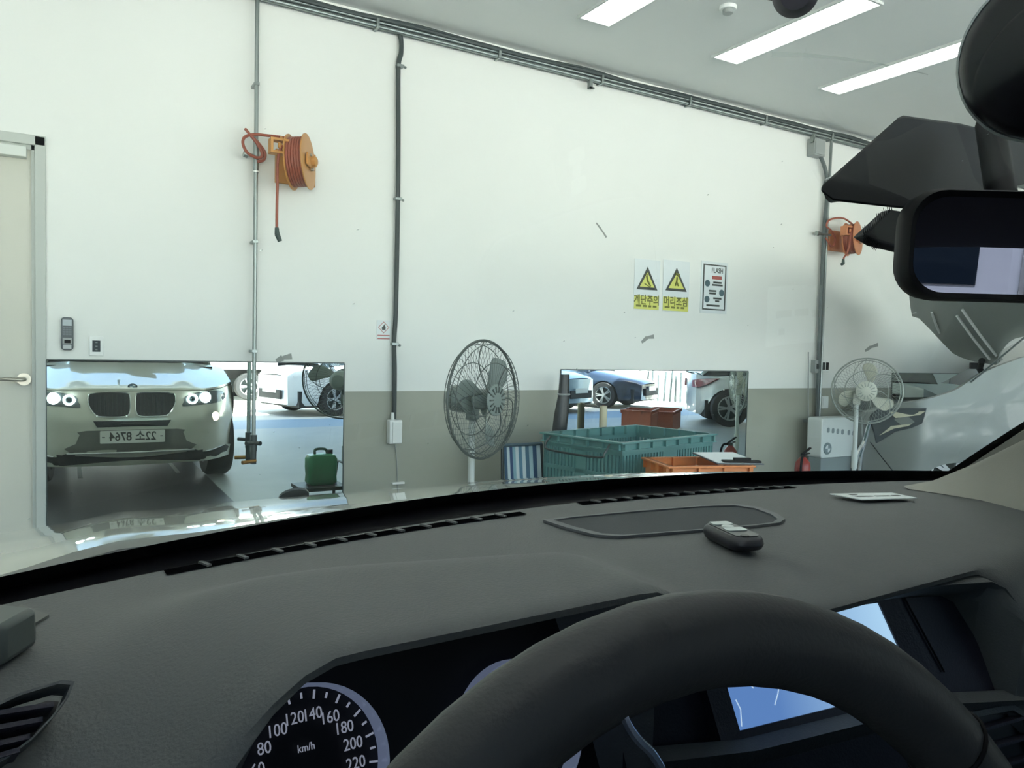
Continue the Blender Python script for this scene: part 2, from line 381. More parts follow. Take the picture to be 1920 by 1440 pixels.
MB().box(a.x+.02, b.x-.004, WALL-.068, WALL-.058, b.z+.006, a.z-.012).build('flap', m_whpl, r, bevel=.003)
MB().cyl(((a.x+b.x)/2-.015, WALL-.03, a.z), ((a.x+b.x)/2-.015, WALL-.03, a.z+.05), .014, .011).build('cable_gland', m_whpl, r, smooth=True)
p0 = PY(741, 835, WALL-.01); p1 = PY(745, 895, WALL-.01)
MB().tube([p0, lerp(p0, p1, .5)+V((.004, 0, 0)), p1, p1+V((.01, 0, -.3))], .003, 6).build('power_lead', m_gypl, r)
q = PY(748, 906, WALL-.02)
tag(MB().box(q.x-.05, q.x+.04, WALL-.03, WALL-.002, q.z-.006, q.z+.008).build('wall_bracket', m_whpl, bevel=.002), 'small white bracket on the wall just above the bonnet edge, under the socket box', 'bracket')
# ---------------- signs and marks on the wall
m_paper = mat('laminated paper', (222, 230, 232), .25, var=.02)
m_yel = mat('warning yellow', (214, 216, 110), .35, var=.03)
m_ink = mat('dark print', (62, 66, 62), .5); m_olive = mat('olive print', (112, 112, 44), .5); m_red = mat('red print', (176, 92, 84), .5); m_teal = mat('teal print', (70, 96, 104), .5)
def tri(cx, cz, hw, h, y): return [(cx-hw, y, cz), (cx+hw, y, cz), (cx, y, cz+h)]
def warning(px0, px1, py0, py1, word, label, pose):
    a = PY(px0, py1); b = PY(px1, py1); t = PY(px0, py0); y = WALL-.004
    x0, x1, z0, z1 = a.x, b.x, (a.z+b.z)/2, t.z; cx = (x0+x1)/2; wd_ = x1-x0
    r = root('warning_sign', (cx, WALL, z0), label, 'sign', 'yellow triangle warning sheets')
    MB().box(x0, x1, y, WALL-.001, z0, z1).build('sheet', m_paper, r)
    zt = z0+(z1-z0)*.40; h = (z1-z0)*.46
    MB().prism(tri(cx, zt, wd_*.41, h, y-.001), (0, -.001, 0)).build('triangle_border', m_ink, r)
    MB().prism(tri(cx, zt+.022, wd_*.41-.034, h-.07, y-.0022), (0, -.001, 0)).build('triangle_field', m_yel, r)
    MB().box(x0+.004, x1-.004, y-.001, y, z0+.004, z0+(z1-z0)*.28).build('caption_field', m_yel, r)
    g = MB()
    def limb(pts, rr): g.tube([(cx+p[0], y-.0032, zt+p[1]) for p in pts], rr, 5)
    if pose == 'fall':
        limb([(-.01, .115), (.0, .075), (.02, .05)], .009); limb([(-.01, .115), (.012, .14)], .004); limb([(.02, .05), (.035, .03)], .007); limb([(-.03, .05), (.03, .024)], .005); limb([(-.022, .13), (-.016, .124)], .009)
    else:
        limb([(.004, .12), (.0, .08), (-.015, .045)], .009); limb([(.0, .08), (.02, .045)], .008); limb([(-.02, .148), (.03, .14)], .011); limb([(.006, .128), (.01, .134)], .010)
    g.build('pictogram', m_olive, r)
    text(word, .088, (cx, y-.0016, z0+(z1-z0)*.185), (1, 0, 0), (0, 0, 1), m_olive, 'caption', r, squash=.86, bold=.002)
    st = MB(); xx = x0+.025
    for wdt in (.055, .045, .03, .04): st.box(xx, xx+wdt, y-.0018, y-.001, z0+(z1-z0)*.055, z0+(z1-z0)*.095); xx += wdt+.017
    st.build('small_print', m_olive, r)
warning(1187, 1235, 484, 581, '계단주의', 'yellow triangle warning sheet with a slipping figure, left of its twin', 'fall')
warning(1241, 1290, 486, 584, '머리조심', 'yellow triangle warning sheet with a figure under a beam, beside the poster', 'head')
a = PY(1314, 580); b = PY(1360, 581); t = PY(1316, 494); y = WALL-.004
r = root('poster', ((a.x+b.x)/2, WALL, a.z), 'white laminated poster with a dark border right of the yellow warning sheets', 'poster')
x0, x1, z0, z1 = a.x, b.x, a.z, t.z; cx = (x0+x1)/2; hh = z1-z0
MB().box(x0-.012, x1+.012, y, WALL-.001, z0-.03, z1+.025).build('sheet', m_paper, r)
o1 = [(x0+.01, y-.001, z0), (x1-.01, y-.001, z0), (x1-.01, y-.001, z1), (x0+.01, y-.001, z1)]
MB().ring(o1, [(cx+(p[0]-cx)*.9, p[1], (z0+z1)/2+(p[2]-(z0+z1)/2)*.945) for p in o1], (0, -.001, 0)).build('border', m_ink, r)
text('FLASH', .062, (cx+.03, y-.0016, z0+hh*.87), (1, 0, 0), (0, 0, 1), m_ink, 'heading', r, squash=.8, bold=.001)
MB().box(cx-.03, cx+.085, y-.0018, y-.001, z0+hh*.68, z0+hh*.755).build('red_tag', m_red, r)
for k, (sx, sz) in enumerate(((-.085, .58), (.09, .39), (-.085, .23))):
    MB().lathe([(0, .0022), (.03, .0022), (.03, .001)], (cx+sx, y, z0+hh*sz), (0, -1, 0), 16).build('badge', m_teal, r)
st = MB()
for sx, sz, wd_ in ((.035, .61, .1), (.035, .555, .13), (-.02, .42, .09), (-.02, .365, .08), (.04, .26, .1), (.04, .2, .05), (-.01, .1, .16)): st.box(cx+sx-wd_/2, cx+sx+wd_/2, y-.0018, y-.001, z0+hh*sz-.008, z0+hh*sz+.008)
st.build('small_print', m_ink, r)
a = PY(706, 637); b = PY(731, 637); t = PY(706, 600); x0, x1, z0, z1 = a.x, b.x, a.z, t.z; cx = (x0+x1)/2
r = root('hazard_label', (cx, WALL, z0), 'small white label with a flame diamond beside the black cable', 'sign')
MB().box(x0, x1, y, WALL-.001, z0, z1).build('sheet', m_paper, r)
dm = lambda s, yy: [(cx-s, yy, z0+.085), (cx, yy, z0+.085-s), (cx+s, yy, z0+.085), (cx, yy, z0+.085+s)]
MB().ring(dm(.040, y-.001), dm(.035, y-.001), (0, -.001, 0)).build('diamond_border', m_red, r)
MB().prism([(cx-.012, y-.001, z0+.068), (cx+.012, y-.001, z0+.068), (cx+.014, y-.001, z0+.085), (cx+.004, y-.001, z0+.108), (cx-.004, y-.001, z0+.092), (cx-.013, y-.001, z0+.088)], (0, -.001, 0)).build('flame', m_ink, r)
MB().box(x0+.004, x1-.004, y-.001, y, z0+.005, z0+.012).box(x0+.004, x1-.004, y-.001, y, z0+.028, z0+.034).build('red_lines', m_red, r)
m_scuff = mat('grey scuff', (150, 154, 150), .8)
def scuff(pts, wd_, label):
    p = [PY(x, yy) for x, yy in pts]; m = MB()
    for a, b in zip(p, p[1:]):
        d = (b-a).normalized(); n = V((-d.z, 0, d.x))*wd_
        m.add([a-n*.6+V((0, -.0022, 0)), b-n+V((0, -.0022, 0)), b+n+V((0, -.0022, 0)), a+n*.6+V((0, -.0022, 0)), a-n*.6, b-n, b+n, a+n*.6], [(0, 1, 2, 3), (7, 6, 5, 4), (0, 4, 5, 1), (1, 5, 6, 2), (2, 6, 7, 3), (3, 7, 4, 0)])
    tag(m.build('scuff_mark', m_scuff), label, 'scuff mark', 'scuff marks on the white wall')
scuff([(518, 677), (530, 671), (547, 668)], .02, 'grey scuff just above the top edge of the wide mirror')
scuff([(1203, 642), (1213, 633), (1226, 631)], .018, 'grey scuff on the wall above the mirror behind the teal crate')
scuff([(1118, 418), (1127, 430), (1137, 445)], .008, 'thin slanting scratch on the white wall left of the warning sheets')
scuff([(1622, 658), (1632, 651), (1646, 646)], .02, 'grey scuff on the wall above the second fan')
# ---------------- door terminal and light switch
a = PY(114, 657); b = PY(138, 595); xx, zz = (a.x+b.x)/2, (a.z+b.z)/2
m_dkgrey = mat('dark grey casing', (74, 82, 86), .35)
r = root('door_terminal', (xx, WALL, a.z), 'dark grey fingerprint door terminal with keypad beside the door', 'door terminal')
MB().prism([(xx+p[0], WALL-.03, zz+p[1]) for p in rrect(.03, .092, .018)], (0, .03, 0)).build('casing', m_dkgrey, r, bevel=.004)
MB().box(xx-.022, xx+.022, WALL-.033, WALL-.03, zz+.045, zz+.078).build('display', mat('pale display', (168, 180, 186), .2), r)
for i in range(3):
    for j in range(4): MB().box(xx-.021+i*.0145, xx-.0085+i*.0145, WALL-.033, WALL-.03, zz+.03-j*.0125, zz+.0395-j*.0125).build('key', mat('terminal key', (104, 112, 118), .4), r)
MB().box(xx-.022, xx+.022, WALL-.034, WALL-.03, zz-.055, zz-.022).build('reader_bezel', m_gypl, r)
MB().box(xx-.014, xx+.016, WALL-.036, WALL-.033, zz-.052, zz-.034).build('fingerprint_window', m_black, r)
MB().box(xx-.02, xx+.02, WALL-.034, WALL-.03, zz-.083, zz-.06).build('lower_plate', mat('pale metal', (178, 184, 186), .3), r)
a = PY(167, 667); b = PY(194, 631); xx, zz = (a.x+b.x)/2, (a.z+b.z)/2
r = root('light_switch', (xx, WALL, a.z), 'white square switch plate with a dark touch panel beside the door terminal', 'switch')
MB().box(a.x, b.x, WALL-.012, WALL, a.z, b.z).build('plate', m_whpl, r, bevel=.003)
MB().box(xx-.02, xx+.02, WALL-.015, WALL-.012, zz-.032, zz+.032).build('touch_panel', mat('touch glass', (44, 56, 60), .15), r)
for k in range(3): MB().box(xx-.006, xx+.006, WALL-.0157, WALL-.015, zz-.022+k*.02, zz-.019+k*.02).build('indicator', m_gypl, r)
# ---------------- pipes, boxes and switches by the second reel
r = root('air_pipe', (6.4, WALL-.06, .5), 'steel pipe and grey cable running down the wall beside the second hose reel', 'pipe')
MB().tube([PY(1559, 262, WALL-.05), PY(1548, 480, WALL-.05), PY(1535, 800, WALL-.05)], .014, 8).build('pipe', m_steel, r, smooth=True)
MB().tube(smooth_path([PY(x, yy, WALL-.05) for x, yy in ((1537, 290), (1548, 320), (1551, 360), (1546, 420), (1541, 520), (1536, 640), (1532, 780))], 5), .018, 8).build('cable', mat('grey cable jacket', (84, 94, 94), .5), r, smooth=True)
MB().tube([PY(1516, 660, WALL-.03), PY(1515, 880, WALL-.03)], .006, 6).build('thin_lead', m_gypl, r)
MB().cyl(PY(1532, 805, WALL-.06), PY(1531, 855, WALL-.06), .030, .030).build('filter_bowl', m_whpl, r, smooth=True)
MB().cyl(PY(1532, 795, WALL-.06), PY(1532, 815, WALL-.06), .038).build('filter_head', m_gun, r, smooth=True)
p = PY(1515, 790, WALL-.06); MB().box(p.x, p.x+.14, p.y, WALL-.001, p.z-.012, p.z+.012).build('standoff', m_steel, r)
def wbox(name, px0, py0, px1, py1, dep, m, label, cat, sub=None):
    a = PY(px0, py1, WALL-dep); b = PY(px1, py0, WALL-dep)
    o = root(name, ((a.x+b.x)/2, WALL, a.z), label, cat)
    MB().box(a.x, b.x, WALL-dep, WALL, a.z, b.z).build('housing', m, o, bevel=.006)
    for (u0, u1, v0, v1, mm, nm) in (sub or []): MB().box(lerp(a.x, b.x, u0), lerp(a.x, b.x, u1), WALL-dep-.006, WALL-dep, lerp(a.z, b.z, v0), lerp(a.z, b.z, v1)).build(nm, mm, o, bevel=.001)
    return o
wbox('junction_box', 1527, 262, 1548, 290, .09, m_gypl, 'grey junction box on the wall just under the ceiling conduits', 'junction box', [(.06, .94, .08, .92, m_gypl, 'cover')])
wbox('switch_box', 1529, 675, 1537, 699, .06, m_gypl, 'narrow grey switch box behind the cable above the second fan', 'switch box', [(.2, .8, .3, .7, m_gun, 'toggle')])
wbox('double_switch', 1540, 675, 1555, 698, .03, m_whpl, 'white double switch plate just left of the second fan', 'switch', [(.1, .42, .2, .8, m_gun, 'rocker'), (.58, .9, .2, .8, m_black, 'rocker')])
wbox('wall_socket', 1541, 743, 1554, 766, .05, m_whpl, 'white wall socket on the grey paint left of the second fan', 'socket', [(.1, .9, .15, .85, m_whpl, 'cover')])
# ---------------- hose reels
m_or = mat('orange reel enamel', (196, 140, 72), .4, var=.08, scale=14); m_hose = mat('red brown hose', (150, 78, 58), .5, var=.1)
m_or2 = mat('faded orange enamel', (200, 130, 88), .45, var=.08, scale=14)
def reel(c, ax, rad, wid, label, mo, hang, tip, pipe_pts):
    c = V(c); ax = V(ax).normalized(); bx, by, bn = basis(ax)
    r = root('hose_reel', (c.x, WALL, c.z-rad), label, 'hose reel')
    for s in (-1, 1): MB().lathe([(0, s*wid), (rad*.25, s*wid), (rad*.3, s*wid*1.04), (rad*.96, s*wid), (rad, s*wid*.98), (rad, s*wid*.88), (0, s*wid*.88)], c, ax, 36).build('side_disc', mo, r, smooth=True)
    MB().lathe([(rad*.3, -wid*.88), (rad*.3, wid*.88)], c, ax, 20).build('drum', mo, r, smooth=True)
    for k in range(6):
        h = lerp(-wid*.74, wid*.74, k/5)
        for lay in (.84, .66):
            if lay < .8 and k > 4: continue
            MB().tube([c+ax*h+(bx*math.cos(t)+by*math.sin(t))*rad*lay for t in [2*math.pi*i/32 for i in range(32)]], wid*.17, 7, closed=True).build('hose_coil', m_hose, r, smooth=True)
    wallp = V((c.x+.05, WALL, c.z))
    up = V((0, 0, 1)); fw = V((0, -1, 0))
    e = ax*(wid*1.25)
    br = MB(); br.obox(c+e, ax, up, ax.cross(up), wid*.12, rad*.22, rad*.55); br.obox(c+e+V((0, (WALL-c.y)*.45, -.0)), ax, up, V((0, 1, 0)), wid*.10, rad*.26, (WALL-c.y)*.5)
    br.build('side_arm', mo, r, bevel=.004)
    MB().obox((c.x+wid*.4, WALL-.012, c.z), (1, 0, 0), (0, 0, 1), (0, 1, 0), rad*.75, rad*.62, .012).build('mounting_plate', mo, r, bevel=.003)
    MB().obox(c+V((wid*1.0, (WALL-c.y)*.4, -rad*.1)), V((.9, .3, .2)), up, V((0, 1, 0)), wid*.55, rad*.45, .008).build('cover_plate', mo, r, bevel=.003)
    MB().lathe([(0, -.02), (rad*.2, -.02), (rad*.2, .02), (rad*.1, .03), (0, .03)], c+e*1.15, ax, 16).build('axle_boss', mo, r, smooth=True)
    for k in range(3):
        a = 2*math.pi*k/3+.4; MB().cyl(c+e+(bx*math.cos(a)+by*math.sin(a))*rad*.3, c+e*1.25+(bx*math.cos(a)+by*math.sin(a))*rad*.3, rad*.05).build('bolt', m_nick, r)
    g = c-ax*wid*.3+V((-rad*.75, -rad*.5, rad*.38))
    gb_ = MB(); gb_.ring([g+V((-.05, 0, -.045)), g+V((.06, .0, -.045)), g+V((.06, 0, .045)), g+V((-.05, 0, .045))], [g+V((-.035, 0, -.03)), g+V((.045, 0, -.03)), g+V((.045, 0, .03)), g+V((-.035, 0, .03))], (0, .07, 0))
    gb_.build('hose_guide', mo, r, bevel=.002)
    MB().obox(lerp(g, c, .45), c-g, up, (c-g).cross(up), (c-g).length*.5, .016, .008).obox(lerp(g, c, .5)+V((0, 0, .05)), c-g, up, (c-g).cross(up), (c-g).length*.45, .012, .006).build('guide_arm', mo, r, bevel=.003)
    MB().tube(smooth_path([g+V((.04, .02, .0)), g+V((.01, .0, -.01))]+hang, 5), .0085, 8).build('hanging_hose', m_hose, r, smooth=True)
    t0 = V(hang[-1])
    cpn = MB().cyl(t0+V((0, 0, .01)), t0+V((.002, 0, -.03)), .012, .015); cpn.cyl(t0+V((.002, 0, -.028)), t0+V(tip), .016, .013); cpn.build('hose_coupler', mat('green black coupler', (46, 66, 62), .4), r, smooth=True)
    MB().tube(smooth_path(pipe_pts, 7), .009, 8).build('supply_hose', m_hose, r, smooth=True)
YR = WALL-.2
c1 = PY(562, 304, YR)
hang = [PY(x, yy, YR-.05) for x, yy in ((521, 300), (520, 350), (519, 400), (519, 430))]
sup = [PY(x, yy, YP-.02) for x, yy in ((482, 303), (494, 300), (497, 287), (486, 270), (474, 258), (460, 242))] + [PY(x, yy, YP-.035) for x, yy in ((470, 254), (484, 272), (492, 290), (484, 296), (466, 288), (456, 272), (458, 258), (475, 252), (500, 254), (530, 258), (552, 264))]
reel(c1, (.86, -.5, .06), .168, .055, 'orange hose reel on the wall beside the first air pipe', m_or, hang, (.02, 0, -.07), sup)
c2 = PY(1598, 448, YR)
hang = [PY(x, yy, YR-.08) for x, yy in ((1590, 470), (1583, 482), (1581, 488))]
sup = [PY(x, yy, YR+.1) for x, yy in ((1548, 446), (1560, 462), (1566, 448), (1558, 432), (1550, 424), (1556, 412), (1580, 409), (1598, 420))]
reel(c2, (.35, -.93, .05), .16, .055, 'faded orange hose reel high on the wall near the rear view mirror', m_or2, hang, (-.02, 0, -.04), sup)
p = PY(1537, 438, WALL-.06)
tag(MB().tube([(p.x-.04, p.y, p.z), (p.x+.16, p.y, p.z)], .012, 8).cyl((p.x-.05, p.y, p.z), (p.x-.02, p.y, p.z), .022).build('pipe_stub', m_steel, smooth=True), 'short steel pipe stub with cap crossing the pipe left of the second reel', 'pipe stub')

# ================================================================ THINGS ALONG THE FACING WALL
def fan(c, n, rad, label, m_guard, m_blade, m_hub, m_pole, spin, poff=(.05, 0, 0), brad=.15):
    c = V(c); n = V(n).normalized(); bx = V((0, 0, 1)).cross(n).normalized(); by = n.cross(bx)
    P = lambda r_, a, h: c+(bx*math.cos(a)+by*math.sin(a))*r_+n*h
    r = root('pedestal_fan', (c.x-n.x*.12, c.y-n.y*.12, 0), label, 'fan', 'pedestal fans by the wall')
    N = 48
    for nm, h0, h1, rr in (('front_guard', .0, .085, .085), ('rear_guard', -.0, -.085, .10)):
        prof = [(rad, h0), (rad*.93, lerp(h0, h1, .45)), (rad*.7, lerp(h0, h1, .85)), (rad*.4, h1), (rr, h1)]
        g = MB()
        for i in range(56):
            a0 = 2*math.pi*i/56; tw = .35 if h1 > 0 else -.2
            g.tube([P(q, a0+tw*(1-q/rad)*2, h) for q, h in prof], .0013, 3, caps=False)
        tag(g.build(nm, m_guard, r), kind='stuff')
        for q, h in ((rad*.93, lerp(h0, h1, .45)), (rad*.62, lerp(h0, h1, .9))):
            MB().tube([P(q, 2*math.pi*i/N, h) for i in range(N)], .0026, 5, closed=True).build('guard_ring', m_guard, r, smooth=True)
        if h1 > 0:
            for k in range(5):     # the broad curved stays of the front guard
                a0 = 2*math.pi*k/5+.3
                MB().tube([P(rad*(1-.85*t), a0+1.1*math.sin(t*1.5), lerp(h0, h1, min(1, t*1.6))+.003) for t in [i/10 for i in range(11)]], .0034, 5).build('guard_stay', m_guard, r, smooth=True)
    MB().tube([P(rad, 2*math.pi*i/N, 0) for i in range(N)], .0075, 8, closed=True).build('rim', m_guard, r, smooth=True)
    for k in range(3):
        a0 = spin+2*math.pi*k/3; rows = []
        for i in range(13):
            t = i/12; q = lerp(rad*.16, rad*.86, t); wd_ = lerp(.30, .62, math.sin(t*math.pi*.62))*math.sqrt(max(.03, 1-t**6))
            rows.append([P(q, a0+wd_*(j/6-.5)*1.1+.35*t, -.03*(j/6-.5)*(1.2-.4*t)*1.6) for j in range(7)])
        MB().grid(rows).build('blade', m_blade, r, smooth=True, solid=.003)
    MB().lathe([(0, .03), (rad*.12, .028), (rad*.17, .012), (rad*.18, -.04), (0, -.045)], c, n, 28).build('blade_hub', m_blade, r, smooth=True)
    hb = MB().lathe([(0, .094), (.03, .094), (.075, .09), (.088, .083), (.088, .078), (0, .078)], c, n, 28).build('guard_hub', m_hub, r, smooth=True)
    for k in range(14): a = 2*math.pi*k/14; MB().obox(P(.056, a, .093), bx*math.cos(a)+by*math.sin(a), n, n.cross(bx*math.cos(a)+by*math.sin(a)), .017, .003, .004).build('hub_rib', m_guard, hb)
    MB().lathe([(0, -.24), (.05, -.235), (.075, -.2), (.08, -.1), (.06, -.085), (0, -.085)], c, n, 24).build('motor_housing', m_hub, r, smooth=True)
    pb = c-n*.13+V(poff)
    MB().cyl((pb.x, pb.y, .05), (pb.x, pb.y, pb.z-.05), .019).build('pole', m_pole, r, smooth=True)
    MB().cyl((pb.x, pb.y, .4), (pb.x, pb.y, .56), .026).build('pole_collar', m_pole, r, smooth=True)
    MB().obox((pb.x, pb.y, pb.z-.07), bx, by, n, .03, .05, .028).build('tilt_bracket', m_hub, r, bevel=.006)
    MB().lathe([(0, .05), (.05, .05), (brad, .02), (brad+.01, 0), (0, 0)], (pb.x, pb.y, 0), (0, 0, 1), 28).build('base', m_pole, r, smooth=True)
    return r
m_dkwire = mat('dark grey wire', (82, 90, 86), .4, .3); m_paleblade = mat('smoky blade plastic', (118, 130, 124), .35); m_ltpole = mat('pale grey enamel', (196, 204, 200), .4)
m_whwire = mat('pale wire', (150, 158, 152), .4, .3); m_crblade = mat('cream blade plastic', (196, 198, 182), .35)
fc = PY(907, 749, 3.69)
frad = .325
fan(fc, (.445, -.896, .02), frad, 'large grey pedestal fan with a dark wire guard left of the striped chair', m_dkwire, m_paleblade, mat('fan grey casing', (120, 132, 126), .4), m_ltpole, .55)
fc2 = PY(1625, 733, 4.2)
fan(fc2, (-.83, -.55, .02), .287, 'pale fan with cream blades behind the headlight of the grey car', m_whwire, m_crblade, mat('fan cream casing', (190, 194, 182), .4), m_ltpole, 1.2, poff=(-.18, -.03, 0))
# ---------------- green oil can and dark trolley, seen in the wide mirror
gc = MY(600, 905, 3.95); gx, gy = gc.x, 3.95; gz0 = MY(600, 906, 3.95).z; gz1 = MY(600, 850, 3.95).z
m_trol = mat('dark trolley steel', (50, 58, 58), .45, .4)
tr = root('tool_trolley', (gx+.16, gy, 0), 'low dark trolley carrying the green can, seen in the wide mirror', 'trolley')
MB().box(gx-.2, gx+.16, gy-.13, gy+.17, gz0-.03, gz0).build('deck', m_trol, tr, bevel=.004)
for sx in (-.18, .14):
    for sy in (-.11, .15): MB().cyl((gx+sx, gy+sy, .06), (gx+sx, gy+sy, gz0-.03), .012).build('leg', m_trol, tr); MB().cyl((gx+sx-.012, gy+sy, .032), (gx+sx+.012, gy+sy, .032), .032).build('castor', m_black, tr, smooth=True)
MB().tube([(gx+.15, gy-.12, gz0), (gx+.17, gy-.12, gz0+.16), (gx+.17, gy+.16, gz0+.16), (gx+.15, gy+.16, gz0)], .011, 8).build('push_handle', m_trol, tr, smooth=True)
g = root('oil_can', (gx, gy, gz0), 'bright green oil can on the dark trolley, seen in the wide mirror', 'can')
m_green = mat('green can plastic', (44, 128, 84), .3, var=.08)
hx, hy, hz = .115, .08, (gz1-gz0)
rows = []
for z, s in ((0, .86), (.02, 1), (hz*.3, .96), (hz*.55, 1), (hz*.85, 1), (hz*.97, .86), (hz, .6)):
    rows.append([V((gx+p[0]*s, gy+p[1]*s, gz0+z)) for p in rrect(hx, hy, .035, 4)])
MB().grid(rows, closed=True).add(rows[-1], [tuple(range(len(rows[-1])))]).add(rows[0], [tuple(range(len(rows[0])))]).build('body', m_green, g, smooth=True)
MB().tube(smooth_path([(gx-.05, gy, gz1-.005), (gx-.045, gy, gz1+.035), (gx+.03, gy, gz1+.035), (gx+.05, gy, gz1-.005)], 5), .011, 8).build('handle', mat('dark green plastic', (30, 70, 54), .4), g, smooth=True)
MB().cyl((gx+.07, gy, gz1-.01), (gx+.07, gy, gz1+.03), .022).build('cap', m_black, g, smooth=True)
# ---------------- striped folding chair
ca = PY(946, 837, 4.35); cb = PY(1014, 834, 4.35); ct = (ca.z+cb.z)/2
r = root('folding_chair', ((ca.x+cb.x)/2, 4.45, 0), 'folding camp chair with blue and white striped fabric left of the teal crate', 'chair')
stripes = [(52, 84, 110), (200, 214, 216), (54, 80, 118), (140, 178, 190), (206, 218, 220), (92, 134, 156), (196, 212, 214), (74, 112, 134), (172, 200, 206), (58, 92, 126), (190, 208, 212)]
for i, cc in enumerate(stripes):
    u0, u1 = i/len(stripes), (i+1)/len(stripes); x0, x1 = lerp(ca.x, cb.x, u0), lerp(ca.x, cb.x, u1); sg = lambda u: .03*math.sin(math.pi*u)
    MB().slab([[V((x0, 4.36+sg(u0)-t*.05, ct-.36*t)), V((x1, 4.36+sg(u1)-t*.05, ct-.36*t))] for t in (0, .5, 1)], (0, .006, 0)).build('fabric_stripe', mat('stripe %d' % (cc[0]*7+cc[1]), cc, .85, bump=.3, bscale=500), r)
MB().slab([[V((lerp(ca.x, cb.x, u), 4.36-v*.05, ct-.37-v*.25-.02*math.sin(math.pi*u))) for u in (0, .25, .5, .75, 1)] for v in (0, .5, 1)], (0, 0, -.006)).build('seat', mat('seat cloth', (70, 104, 130), .85), r)
for x in (ca.x-.012, cb.x+.012):
    MB().tube([(x, 4.36, ct+.006), (x, 4.34, ct-.38), (x, 4.30, .02)], .011, 8).build('leg', m_trol, r, smooth=True)
    MB().tube([(x, 4.33, ct-.36), (x, 4.47, .02)], .011, 8).build('leg', m_trol, r, smooth=True)
MB().tube([(ca.x-.012, 4.36, ct+.006), (cb.x+.012, 4.36, ct+.006)], .012, 8).build('top_bar', mat('blue edging', (60, 84, 96), .7), r, smooth=True)
# ---------------- bench with the two crates
BT = .42
r = root('low_bench', (3.36, 3.62, 0), 'low grey steel bench under the crates, mostly hidden behind the bonnet', 'bench')
MB().box(2.62, 4.1, 2.98, 4.26, BT-.03, BT).build('bench_top', m_gypl, r, bevel=.004)
for x in (2.66, 4.06):
    for yy in (3.03, 4.21): MB().box(x-.02, x+.02, yy-.02, yy+.02, 0, BT-.03).build('leg', m_gypl, r)
m_tealc = mat('teal crate plastic', (88, 136, 134), .4, var=.08); m_orc = mat('orange crate plastic', (212, 128, 68), .38, var=.06)
tl = PY(1048, 797, 4.05)                     # near left corner of the teal crate's rim
cc0 = V((tl.x, 4.12, BT)); ctop = PY(1195, 826, 4.08).z
def crate(origin, ang, L, Wd, H_, z0, m, label, slots, handle):
    r = root('crate', (origin[0], origin[1], z0), label, 'crate', rz=ang)
    Mx = WM[r.name]; t = .012
    MB().box(0, L, 0, Wd, 0, t).build('floor_panel', m, r, M=Mx)
    def side(a0, a1, fix0, fix1, axis):
        n = max(4, int((a1-a0)/.05)); mm = MB()
        def bx_(u0, u1, z_0, z_1, e=0):
            if axis == 'x': mm.box(u0, u1, fix0-e, fix1+e, z_0, z_1)
            else: mm.box(fix0-e, fix1+e, u0, u1, z_0, z_1)
        if not slots: bx_(a0, a1, 0, H_); 
        else:
            bx_(a0, a1, 0, H_*.12); bx_(a0, a1, H_*.46, H_*.52); bx_(a0, a1, H_*.80, H_)
            k = int((a1-a0)/.03)
            for i in range(k+1):
                u = lerp(a0, a1, i/k); solid_ = abs((i/k)-.5) < .07 or i in (0, k)
                w2 = .0155 if solid_ else .0075
                bx_(max(a0, u-w2), min(a1, u+w2), H_*.1, H_*.82)
        o = mm.build('side_panel', m, r, M=Mx)
        k = max(3, int((a1-a0)/.13))
        for i in range(k+1):
            u = lerp(a0+.012, a1-.012, i/k); q = MB()
            if axis == 'x': q.box(u-.006, u+.006, fix0-.02, fix1+.02, H_-.055, H_)
            else: q.box(fix0-.02, fix1+.02, u-.006, u+.006, H_-.055, H_)
            q.build('rib', m, o, M=Mx)
    side(0, L, 0, t, 'x'); side(0, L, Wd-t, Wd, 'x'); side(0, Wd, 0, t, 'y'); side(0, Wd, L-t, L, 'y')
    rim = lambda e, z: [(-e, -e, z), (L+e, -e, z), (L+e, Wd+e, z), (-e, Wd+e, z)]
    ins = [(t, t, 0), (L-t, t, 0), (L-t, Wd-t, 0), (t, Wd-t, 0)]
    MB().ring(rim(.022, H_-.012), [(a, b, H_-.012) for a, b, _ in ins], (0, 0, .012)).build('rim', m, r, M=Mx, bevel=.003)
    if slots: MB().ring(rim(.018, H_-.058), [(a, b, H_-.058) for a, b, _ in ins], (0, 0, .008)).build('lower_rim', m, r, M=Mx)
    if handle:
        hz_ = H_-.05
        for x, s in ((-.02, -1), (L+.02, 1)):
            MB().tube(smooth_path([(x, Wd*.12, hz_+.03), (x+s*.045, Wd*.12, hz_-.02), (x+s*.05, Wd*.2, hz_-.05), (x+s*.05, Wd*.8, hz_-.05), (x+s*.045, Wd*.88, hz_-.02), (x, Wd*.88, hz_+.03)], 5), .007, 6).build('bail_handle', m_gun, r, M=Mx, smooth=True)
    return r
TZ, OZ = .84, .75
A_ = PZ(1165, 831, TZ); B_ = PZ(1345, 813, TZ)
crate((A_.x+.03, A_.y+.03), R(11.8), (B_-A_).length-.05, .66, TZ-BT, BT, m_tealc, 'teal slotted plastic crate with wire handles on the bench before the mirror', True, True)
A2, B2, C2 = PZ(1257, 874, OZ), PZ(1408, 872, OZ), PZ(1203, 853, OZ)
crate((A2.x, A2.y), R(-17.1), (B2-A2).length, .34, OZ-BT+.0, BT, m_orc, 'smooth orange plastic crate in front of the teal crate', False, False)
kz = OZ+.006
kp = [PZ(x, yy, kz+h) for x, yy, h in ((1297, 848, .03), (1375, 848, .03), (1433, 870, .0), (1345, 869, .0))]
r = root('clipboard', ((kp[2].x+kp[3].x)/2, (kp[2].y+kp[3].y)/2, kz), 'pale clipboard with a dark clip lying across the orange crate', 'clipboard')
MB().prism(kp, (0, 0, -.006)).build('board', m_dkgrey, r)
kc = sum(kp, V())/4
